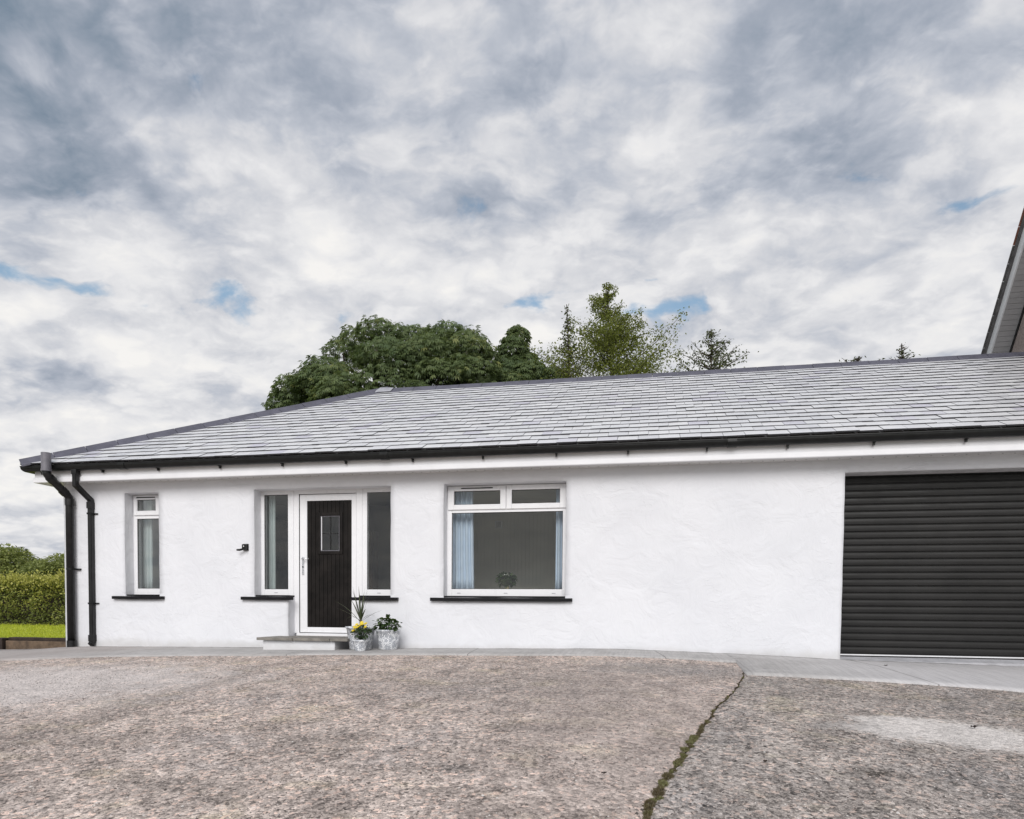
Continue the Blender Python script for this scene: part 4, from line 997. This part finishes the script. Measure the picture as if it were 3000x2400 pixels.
birch('birch_tree', (1.85, 22, -.1), (1.78, 22, 9.3), wf2, 10000, .085, ML['birchdark'], 'small sparse birch with see-through crown right of the tall birch')
birch('birch_tree', (7.0, 22, -.1), (7.15, 22, 8.50), lambda z: float(np.interp(z, [3, 7.5, 8.1, 8.5], [1.0, .6, .3, .03])), 1500, .09, ML['birchdark'], 'birch of which one thin twig tip shows above the ridge, nearest the gable', zlow=5)
birch('birch_tree', (6.0, 22, -.1), (6.0, 22, 8.17), lambda z: float(np.interp(z, [3, 7.4, 7.9, 8.2], [1.0, .75, .5, .05])), 1700, .09, ML['birchdark'], 'birch of which a few leaves show just above the ridge tiles', zlow=5)

# ================================================================== garden at the left end
def lawn():
    verts = []; faces = []; nx, ny = 60, 24
    for j in range(ny+1):
        for i in range(nx+1):
            x = -34+i*(25.05/nx); y = 9.72+(18.2-9.72)*j/ny
            verts.append((x, y, .062+.02*fnoise(x*.5, y*.5)))
    for j in range(ny):
        for i in range(nx): q = j*(nx+1)+i; faces.append((q, q+1, q+nx+2, q+nx+1))
    me = bpy.data.meshes.new('lawn'); me.from_pydata(verts, [], faces)
    tag(link('lawn', me, MAT['turf'], None, True), 'bright green lawn behind the timber edging', 'lawn', kind='structure')
    n = 42000; x = rng.uniform(-24, -9.0, n); y = 9.74+8.2*rng.random(n)**1.6
    P = np.stack([x, y, np.full(n, .06)], 1); d = np.stack([rng.normal(0, .8, n), rng.normal(0, .8, n), np.ones(n)], 1)
    V, F = leaf_arrays(P, d, rand_unit(n)*.6+np.array((0, -.5, .8)), rng.uniform(.035, .075, n)*(1+.03*(y-9.7)), [(0, -.12, 0), (0, .12, 0), (1, 0, 0)], [(0, 1, 2)])
    tag(link('grass', array_mesh('grass', V, F, np.repeat(np.clip(rng.normal(.5, .25, n), 0, 1), 3)), ML['grass']), 'short bright grass of the lawn behind the timber edging', 'grass', kind='stuff')
lawn()
def timber(name, x0, x1, y0, y1, z0, z1, mat, label, cat='sleeper'):
    c = ((x0+x1)/2, (y0+y1)/2, z0); o_ = empty(name, c, label, cat)
    b = box(BM(), x0-c[0], x1-c[0], y0-c[1], y1-c[1], 0, z1-z0, .008)
    bmesh.ops.subdivide_edges(b, edges=[e for e in b.edges if e.calc_length() > .3], cuts=10)
    for v in b.verts: v.co += Vector((0, .004*fnoise(v.co.x*6, v.co.z*20), .004*fnoise(v.co.x*4, v.co.y*20, 3)))
    bpy.data.objects.remove(o_); o = obj(name, b, mat); o.location = c; return tag(o, label, cat)
timber('timber_sleeper', -10.53, -8.93, 9.55, 9.68, -.16, .045, MAT['sleeper'], 'weathered brown timber sleeper edging the lawn beside the bungalow corner')
timber('timber_sleeper', -10.53, -8.93, 9.60, 9.74, .046, .100, MAT['darksleeper'], 'dark brown timber lying on the brown sleeper at the lawn edge')  # dark brown strip set back on top of the sleeper
timber('timber_post', -10.82, -10.545, 9.50, 9.72, -.2, .085, MAT['darksleeper'], 'short black timber post at the end of the brown sleeper', 'post')
timber('timber_sleeper', -13.4, -10.83, 9.56, 9.70, -.22, .03, MAT['sleeper'], 'brown timber sleeper continuing left of the black post')
# border of earth below the hedge
b = BM(); vs_ = [b.verts.new(q) for q in ((-34, 16.9, .085), (-9.0, 16.9, .085), (-9.0, 19.5, .12), (-34, 19.5, .12))]; b.faces.new(vs_)
tag(obj('border', b, MAT['soil']), 'strip of bare earth under the hedge', 'border', kind='structure')
def hedge():
    root = empty('hedge', (-17, 17.9, .05), 'clipped garden hedge with yellow-green top shoots beyond the lawn', 'hedge'); B = np.array((-17, 17.9, .05))
    n = 34000; x = rng.uniform(-26, -9.5, n); t = rng.random(n)
    top = np.array([1.48+.20*fnoise(q*1.1, 3)+.16*fnoise(q*3.2, 8) for q in x])
    z = .10+(top-.10)*np.where(rng.random(n) < .3, 1-.08*rng.random(n), t)
    bulge = np.array([.26*fnoise(a*1.6, c*2.2, 1)+.14*fnoise(a*4.5, c*5, 6) for a, c in zip(x, z)])
    y = 17.30-bulge+.50*rng.random(n)**2+np.where(z > top-.1, rng.random(n)*.8, 0)
    P = np.stack([x, y, z], 1)-B
    d = np.stack([rng.normal(0, .8, n), rng.normal(-.5, .5, n), rng.normal(.1, .7, n)], 1)
    V, F = leaf_arrays(P, d, rand_unit(n)*.7+np.array((0, -.5, .8)), rng.uniform(.05, .10, n), *T_LEAF)
    link('foliage', array_mesh('foliage', V, F, np.repeat(np.clip(rng.normal(.40, .22, n)+.5*bulge/.2, 0, 1), 4)), ML['hedge'], root)['kind'] = 'stuff'  # tint drops in the hollows: shade of the gaps put into leaf colour
    n = 16000; x = rng.uniform(-26, -9.5, n); top = np.array([1.48+.20*fnoise(q*1.1, 3)+.16*fnoise(q*3.2, 8) for q in x])
    cl = np.array([fnoise(q*2.6, 21) for q in x]); z = top+rng.normal(-.02, .075, n)+.12*cl-.5*rng.random(n)**4
    P = np.stack([x, 17.24+rng.uniform(-.14, .5, n), z], 1)-B
    d = np.stack([rng.normal(0, .6, n), rng.normal(-.3, .5, n), rng.normal(.7, .4, n)], 1)
    V, F = leaf_arrays(P, d, rand_unit(n)+np.array((0, -.6, .4)), rng.uniform(.05, .095, n), *T_LEAF)
    link('top_shoots', array_mesh('top_shoots', V, F, np.repeat(np.clip(rng.normal(.45, .25, n), 0, 1), 4)), ML['tip'], root)['kind'] = 'stuff'
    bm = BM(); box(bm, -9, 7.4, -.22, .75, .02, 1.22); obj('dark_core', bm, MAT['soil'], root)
    bm = BM()
    for k in range(46): a = -8.9+k*.36+random.uniform(-.08, .08); limb(bm, (a, -.1, -.05), (a+random.uniform(-.15, .15), -.25, 1.1), .022, .008, .05, 4, 5)
    obj('stems', bm, MAT['bark'], root)
hedge()
def mound(x, y, zt, w, hmin, n, rr=(.55, .95)):
    L = []
    for k in range(n):
        a = random.uniform(-1, 1); z = hmin+(zt-hmin)*math.sqrt(max(0, 1-a*a))*random.uniform(.45, 1); r = random.uniform(*rr); L.append((x+a*w, y+random.uniform(-1.2, .6), z-r*.5, r, r*.7))
    L.append((x, y, zt-.4, .6, .45)); return L
lobed_tree('garden_tree', (-33.5, 31, -.1), mound(-33.5, 31, 3.75, 3.6, .8, 42, (.7, 1.2)), 16000, .19, ML['shrub'], 'pale bushy tree behind the hedge at the left edge', T_LEAF, .15, drop=.1)
lobed_tree('garden_tree', (-29.2, 30, -.1), mound(-29.2, 30, 3.25, 2.6, .7, 36, (.6, 1.05)), 13000, .18, ML['shrub'], 'rounded green tree behind the hedge beside the bungalow corner', T_LEAF, .13, drop=.1, bias=-.08)
lobed_tree('garden_tree', (-41.0, 38.5, -.1), [(-42.6, 38.5, 4.15, .95, .34), (-41.6, 38.6, 4.3, .7, .30), (-43.7, 38.4, 4.1, .7, .32), (-41.0, 38.5, 3.7, .8, .4), (-42.2, 38.5, 3.4, 1.4, .6), (-40.2, 38.6, 3.2, .9, .5), (-44, 38.6, 3.3, 1.0, .6)], 4200, .17, ML['birchdark'], 'dark thin-topped tree showing above the pale bushy tree', T_LEAF, .14, drop=.05)
lobed_tree('garden_tree', (-47.5, 48, -.1), mound(-47.3, 48, 4.75, 3.2, 1.5, 30, (.7, 1.2)), 8000, .25, ML['far'], 'hazy bluish tree farthest off, right beside the bungalow wall edge', T_LEAF, .15, drop=.05)
lobed_tree('garden_tree', (-24.5, 29, -.1), mound(-24.5, 29, 2.6, 2.2, .9, 18, (.5, .85)), 4500, .12, ML['hedge'], 'low dark green shrubby tree hidden mostly by the bungalow corner', T_LEAF, .12, drop=.1)

# ================================================================== potted plants
def pot(root, r0, r1, h, rim, parent_name='pot'):
    b = BM(); prof = [(r0*.90, 0), (r0, .012), (r0+(r1-r0)*.5, h*.5), (r1, h-.028), (r1+rim, h-.024), (r1+rim+.003, h-.012), (r1+rim, h), (r1-.012, h), (r1-.016, h-.03), (r1-.03, h-.05)]
    seg = 48; lathe(b, prof, seg)
    b.faces.new([v for v in b.verts[:seg]][::-1]) if False else None
    uvl = b.loops.layers.uv.new('UVMap')
    for f in b.faces:
        c = f.calc_center_median(); a0 = math.atan2(c.y, c.x)
        for l in f.loops:
            a = math.atan2(l.vert.co.y, l.vert.co.x)
            while a-a0 > math.pi: a -= 2*math.pi
            while a-a0 < -math.pi: a += 2*math.pi
            l[uvl].uv = (a*(r0+r1)/2, l.vert.co.z+.5)
    o = obj('pot', b, MAT['pot'], root, True)
    s = BM(); tube(s, [(0, 0, h-.075), (0, 0, h-.045)], r1-.018, 32); obj('soil', s, MAT['soil'], root)
    return o
def strap(bm, L, wid, lean, droop, az, n=9):
    dx, dy = math.cos(az), math.sin(az); sx, sy = -dy, dx; rows = []; x = z = 0; ang = math.pi/2-lean
    for i in range(n+1):
        t = i/n; w_ = wid*(.55+1.1*t if t < .35 else .935*(1-((t-.35)/.65)**1.6))+.0008
        fold = .35*w_
        rows.append([bm.verts.new((x*dx+sx*w_, x*dy+sy*w_, z+fold)), bm.verts.new((x*dx, x*dy, z)), bm.verts.new((x*dx-sx*w_, x*dy-sy*w_, z+fold))])
        x += math.cos(ang)*L/n; z += math.sin(ang)*L/n; ang -= droop/n*(0.3+1.4*t)
    for r, s in zip(rows, rows[1:]):
        for k in range(2): bm.faces.new((r[k], r[k+1], s[k+1], s[k]))
    return bm
p1 = empty('potted_plant', (-3.83, 8.73, zg(-3.83, 8.73)+.012), 'large blue-patterned pot with a spiky strap-leaved plant beside the doorstep', 'potted plant')
pot(p1, .150, .192, .315, .012)
obj('stem', tube(BM(), [(.0, 0, .24), (.004, 0, .33), (-.004, .0, .42)], [.022, .018, .015], 10), MAT['bark'], p1, True)
for k, (L, wd, ln, dr_, az) in enumerate(((.50, .011, .06, .05, 2.9), (.46, .012, .10, .05, .3), (.50, .010, .20, .1, 3.3), (.44, .011, .17, .1, 0.1), (.44, .010, .30, .15, 2.8), (.40, .010, .28, .15, .5), (.47, .009, .75, .55, 3.15), (.36, .008, .95, .35, 3.5), (.34, .007, 1.0, .3, .05), (.22, .007, .75, 1.6, .2), (.26, .007, .9, 1.9, 3.0), (.42, .010, .12, .1, 4.7), (.40, .010, .22, .1, 1.5), (.36, .009, .5, .3, 4.4), (.38, .008, .6, .4, 1.9), (.30, .008, .85, .4, 5.4))):
    b = strap(BM(), L, wd*1.35, ln, dr_, az); o = obj('leaf', b, ML['cord'], p1, True); o.location = (0, 0, .36+.035*random.random())
    a = o.data.attributes.new('tint', 'FLOAT', 'POINT'); a.data.foreach_set('value', [random.random()]*len(o.data.vertices))
def leaf_me(n=5, w=.32, fold=.12, curl=.25):
    b = BM(); rows = []
    for i in range(n+1):
        t = i/n; ww = w*math.sin(math.pi*min(1, t*1.0+.02))**.75*(1-.25*t); z = -curl*t*t
        rows.append([b.verts.new((t, ww, z+fold*ww)), b.verts.new((t, 0, z)), b.verts.new((t, -ww, z+fold*ww))])
    for r, s in zip(rows, rows[1:]):
        for k in range(2): b.faces.new((r[k], r[k+1], s[k+1], s[k]))
    return b
lm = []
for k in range(4):
    b = leaf_me(5, .30+.05*k, .3, .2+.08*k); me = bpy.data.meshes.new('leaf'); b.to_mesh(me); b.free(); me.materials.append(ML['pot'])
    a = me.attributes.new('tint', 'FLOAT', 'POINT'); a.data.foreach_set('value', [.15+.25*k]*len(me.vertices)); me.polygons.foreach_set('use_smooth', [True]*len(me.polygons)); lm.append(me)
def put_leaf(root, pos, dirv, size):
    d = Vector(dirv).normalized(); s = Vector((0, 0, 1)).cross(d)
    if s.length < .05: s = Vector((1, 0, 0))
    s.normalize(); n = d.cross(s)
    rr = Matrix.Rotation(random.gauss(0, .5), 3, d); s = rr @ s; n = rr @ n
    o = link('leaf', random.choice(lm), None, root)
    o.matrix_local = Matrix(((d.x*size, s.x*size, n.x*size, pos[0]), (d.y*size, s.y*size, n.y*size, pos[1]), (d.z*size, s.z*size, n.z*size, pos[2]), (0, 0, 0, 1)))
def bush(root, n, c, R, size, up_=.5, bottom=-.2):
    bm = BM()
    for k in range(n):
        u = Vector((random.gauss(0, 1), random.gauss(0, 1), random.gauss(.3, .8))).normalized(); u.z = max(u.z, bottom)
        rr = random.uniform(.55, 1.0); p = Vector((c[0]+u.x*R[0]*rr, c[1]+u.y*R[1]*rr, c[2]+u.z*R[2]*rr))
        put_leaf(root, p, (u.x+random.gauss(0, .4), u.y+random.gauss(0, .4), u.z*.4+random.gauss(-.1, .35)), size*random.uniform(.7, 1.25))
        if k % 3 == 0: limb(bm, (c[0]*.3, c[1]*.3, c[2]-R[2]*.9), p, .004, .002, .1, 4, 5)
    obj('stems', bm, ML['pot'], root, True)
def flower(root, pos, r, npet, mat, tilt=(0, -.5, 1)):
    b = BM(); 
    for layer, (rad, lift) in enumerate(((r, .15), (r*.72, .4))):
        for k in range(npet):
            a = (k+.5*layer)/npet*2*math.pi; c, s = math.cos(a), math.sin(a); w_ = rad*.30
            v = [b.verts.new((x*c-y*s, x*s+y*c, z)) for x, y, z in ((.08*rad, 0, .002), (.62*rad, -w_, lift*rad*.6), (rad, 0, lift*rad), (.62*rad, w_, lift*rad*.6))]
            b.faces.new(v)
    tube(b, [(0, 0, 0), (0, 0, r*.22)], [r*.24, r*.16], 8)
    o = obj('flower', b, mat, root); o.location = pos; o.rotation_euler = Vector(tilt).to_track_quat('Z', 'Y').to_euler()
p2 = empty('potted_plant', (-3.715, 8.455, zg(-3.715, 8.455)+.012), 'smallest blue-patterned pot with yellow flowers in front of the large pot', 'potted plant')
pot(p2, .070, .092, .150, .006)
bush(p2, 72, (.02, 0, .235), (.125, .11, .105), .055, bottom=-.6)
for q in ((-.055, -.05, .305), (-.02, -.07, .345), (.045, -.06, .350), (.085, -.04, .325), (.02, .0, .375), (-.085, -.03, .275), (.06, .03, .36), (-.035, .03, .335), (.0, -.09, .31)):
    flower(p2, (q[0], q[1], q[2]+random.uniform(-.01, .01)), random.uniform(.023, .031), 11, ML['yellow'], (random.gauss(0, .3), -.7, .8))
p3 = empty('potted_plant', (-3.452, 8.77, zg(-3.452, 8.77)+.012), 'blue-patterned pot with low leafy green plant, right of the other two', 'potted plant')
pot(p3, .128, .160, .272, .008)
bush(p3, 150, (.0, -.01, .315), (.165, .14, .125), .062, bottom=-.35)
for q in ((-.17, -.03, .38), (.19, -.02, .36), (.17, -.05, .32)): put_leaf(p3, q, (q[0], -.2, .1), .06)
# flower arrangement inside the wide window
vz_ = empty('flower_vase', (-1.962, D+.43, .890), 'round bunch of dark leaves and white flowers in a vase on the window board', 'vase')
obj('vase', lathe(BM(), [(.034, 0), (.036, .02), (.030, .06), (.032, .075), (.028, .075)], 24), MAT['vase'], vz_, True)
bush(vz_, 340, (0, 0, .165), (.120, .10, .098), .055, bottom=-.8)
for k in range(7):
    a = random.uniform(0, 6.28); rr = random.uniform(.02, .08); flower(vz_, (rr*math.cos(a), -.03+rr*math.sin(a)*.8, .245-rr*.35), .022, 8, ML['white'], (math.cos(a)*.4, -.5, .8))

# ================================================================== loose stuff on the drive
def moss_strip():
    Ps, Ts, Ss = [], [], []
    y = 1.8
    while y < 7.0:
        near = max(0.0, min(1.0, (5.6-y)/2.5)); r = random.uniform(.005, .012)+near*(random.uniform(.004, .014)+random.choice((0, 0, .010, .022, .034))*random.uniform(.4, 1))
        if random.random() < .42+.5*near:
            jx = joint(y)+.014*fnoise(y*4, 2.2)+.008*fnoise(y*13, 6.2)+random.gauss(0, .008); n = int(90+9000*r*r/.02)+int(2600*r); tn = random.choice((.2, .3, .45, .7, .95))
            a = rng.uniform(0, 6.283, n); q = r*np.sqrt(rng.random(n))*(1+.35*np.sin(a*3+random.random()*6)); X = jx+np.cos(a)*q; Y = y+np.sin(a)*q*1.9
            Z = np.array([zg(u, v) for u, v in zip(X, Y)])-.012+.016*np.clip(1-(q/r)**2, 0, 1)*min(1.0, r/.03)
            Ps.append(np.stack([X, Y, Z], 1)); Ts.append(np.clip(rng.normal(tn, .16, n), 0, 1)); Ss.append(rng.uniform(.005, .012, n)*(1.5 if tn > .5 else 1.0))
        y += random.uniform(.02, .055)
    P = np.concatenate(Ps); n = len(P); d = np.stack([rng.normal(0, .7, n), rng.normal(0, .7, n), np.ones(n)*.7], 1)
    V, F = leaf_arrays(P, d, rand_unit(n)+np.array((0, 0, .5)), np.concatenate(Ss), [(0, -.22, 0), (0, .22, 0), (1, 0, 0)], [(0, 1, 2)])
    tag(link('moss', array_mesh('moss', V, F, np.repeat(np.concatenate(Ts), 3)), ML['moss']), 'moss and weeds growing in the joint between the two driveway slabs', 'moss', kind='stuff')
moss_strip()
def soil_strip():
    b = BM(); prev = None
    for Y in np.arange(-6.5, 8.2, .1):
        j = joint(Y); z = zg(j, Y)-.016; a, c = b.verts.new((j-.09, Y, z)), b.verts.new((j+.09, Y, z))
        if prev: b.faces.new((prev[0], prev[1], c, a))
        prev = (a, c)
    tag(obj('joint_soil', b, MAT['jsoil']), 'soil at the bottom of the joint between the driveway slabs', 'soil', kind='structure')
soil_strip()
def grit():
    # worn concrete: aggregate standing proud of the surface, plus loose chippings
    n = 110000; y = 1.9+6.0*rng.random(n)**1.55; x = rng.uniform(-1, 1, n)*(1.2+.92*y)-.16*y
    nz = np.array([fnoise(a*1.1, c*1.1, 31)+.6*fnoise(a*4, c*4, 33) for a, c in zip(x, y)]); k = (rng.random(n) < .55+.6*nz)&(np.abs(x-np.array([joint(c) for c in y])) > .02)
    k &= ~(((x-1.95)/.6)**2+((y-4.93)/.42)**2 < 1+.3*nz)
    x, y, nz = x[k], y[k], nz[k]; n = len(x); s = np.clip(rng.lognormal(math.log(.0062), .40, n), .003, .016)
    tv = [(1, 0, -.15), (-.2, .75, -.15), (-.8, -.1, -.15), (.2, -.8, -.15), (.05, .05, .42)]; tf = [(0, 1, 4), (1, 2, 4), (2, 3, 4), (3, 0, 4)]
    P = np.stack([x, y, np.array([zg(a, c)+.007*fnoise(a*.9, c*.9)+.004*fnoise(a*3.1, c*3.1, 2)+.0028*fnoise(a*11, c*11, 4) for a, c in zip(x, y)])], 1); d = np.stack([rng.normal(size=n), rng.normal(size=n), np.zeros(n)], 1)
    V, F = leaf_arrays(P, d, np.tile(np.array((0, 0, 1.)), (n, 1)), s, tv, tf)
    tag(link('aggregate', array_mesh('aggregate', V, F, np.repeat(np.clip(rng.normal(.55, .24, n)-.2*np.clip(nz, 0, 1), 0, 1), 5)), MAT['chip']), 'coarse aggregate and grit standing proud of the worn driveway concrete', 'grit', kind='stuff')
grit()
def dead_leaf(x, y, s, a, label):
    b = leaf_me(6, .34, .5, -.1)
    for v in b.verts: v.co = Vector((v.co.x*s, v.co.y*s, v.co.z*s+.006+.25*s*fnoise(v.co.x*3, v.co.y*3)))
    o = obj('fallen_leaf', b, MAT['darksleeper'], None, True); o.location = (x, y, zg(x, y)+.006); o.rotation_euler = (0, 0, a)
    o.modifiers.new('thick', 'SOLIDIFY').thickness = .0015
    tag(o, label, 'leaf')
dead_leaf(2.15, 5.09, .055, .3, 'curled brown fallen leaf on the pale patch of the grey slab')
dead_leaf(.62, 3.78, .035, 1.2, 'small dark fallen leaf on the grey slab right of the mossy joint')
dead_leaf(-.21, 3.35, .03, .5, 'tiny dark fallen leaf on the pinkish slab left of the mossy joint')
dead_leaf(2.62, 8.33, .045, .2, 'small dark fallen leaf on the pale concrete before the garage door')
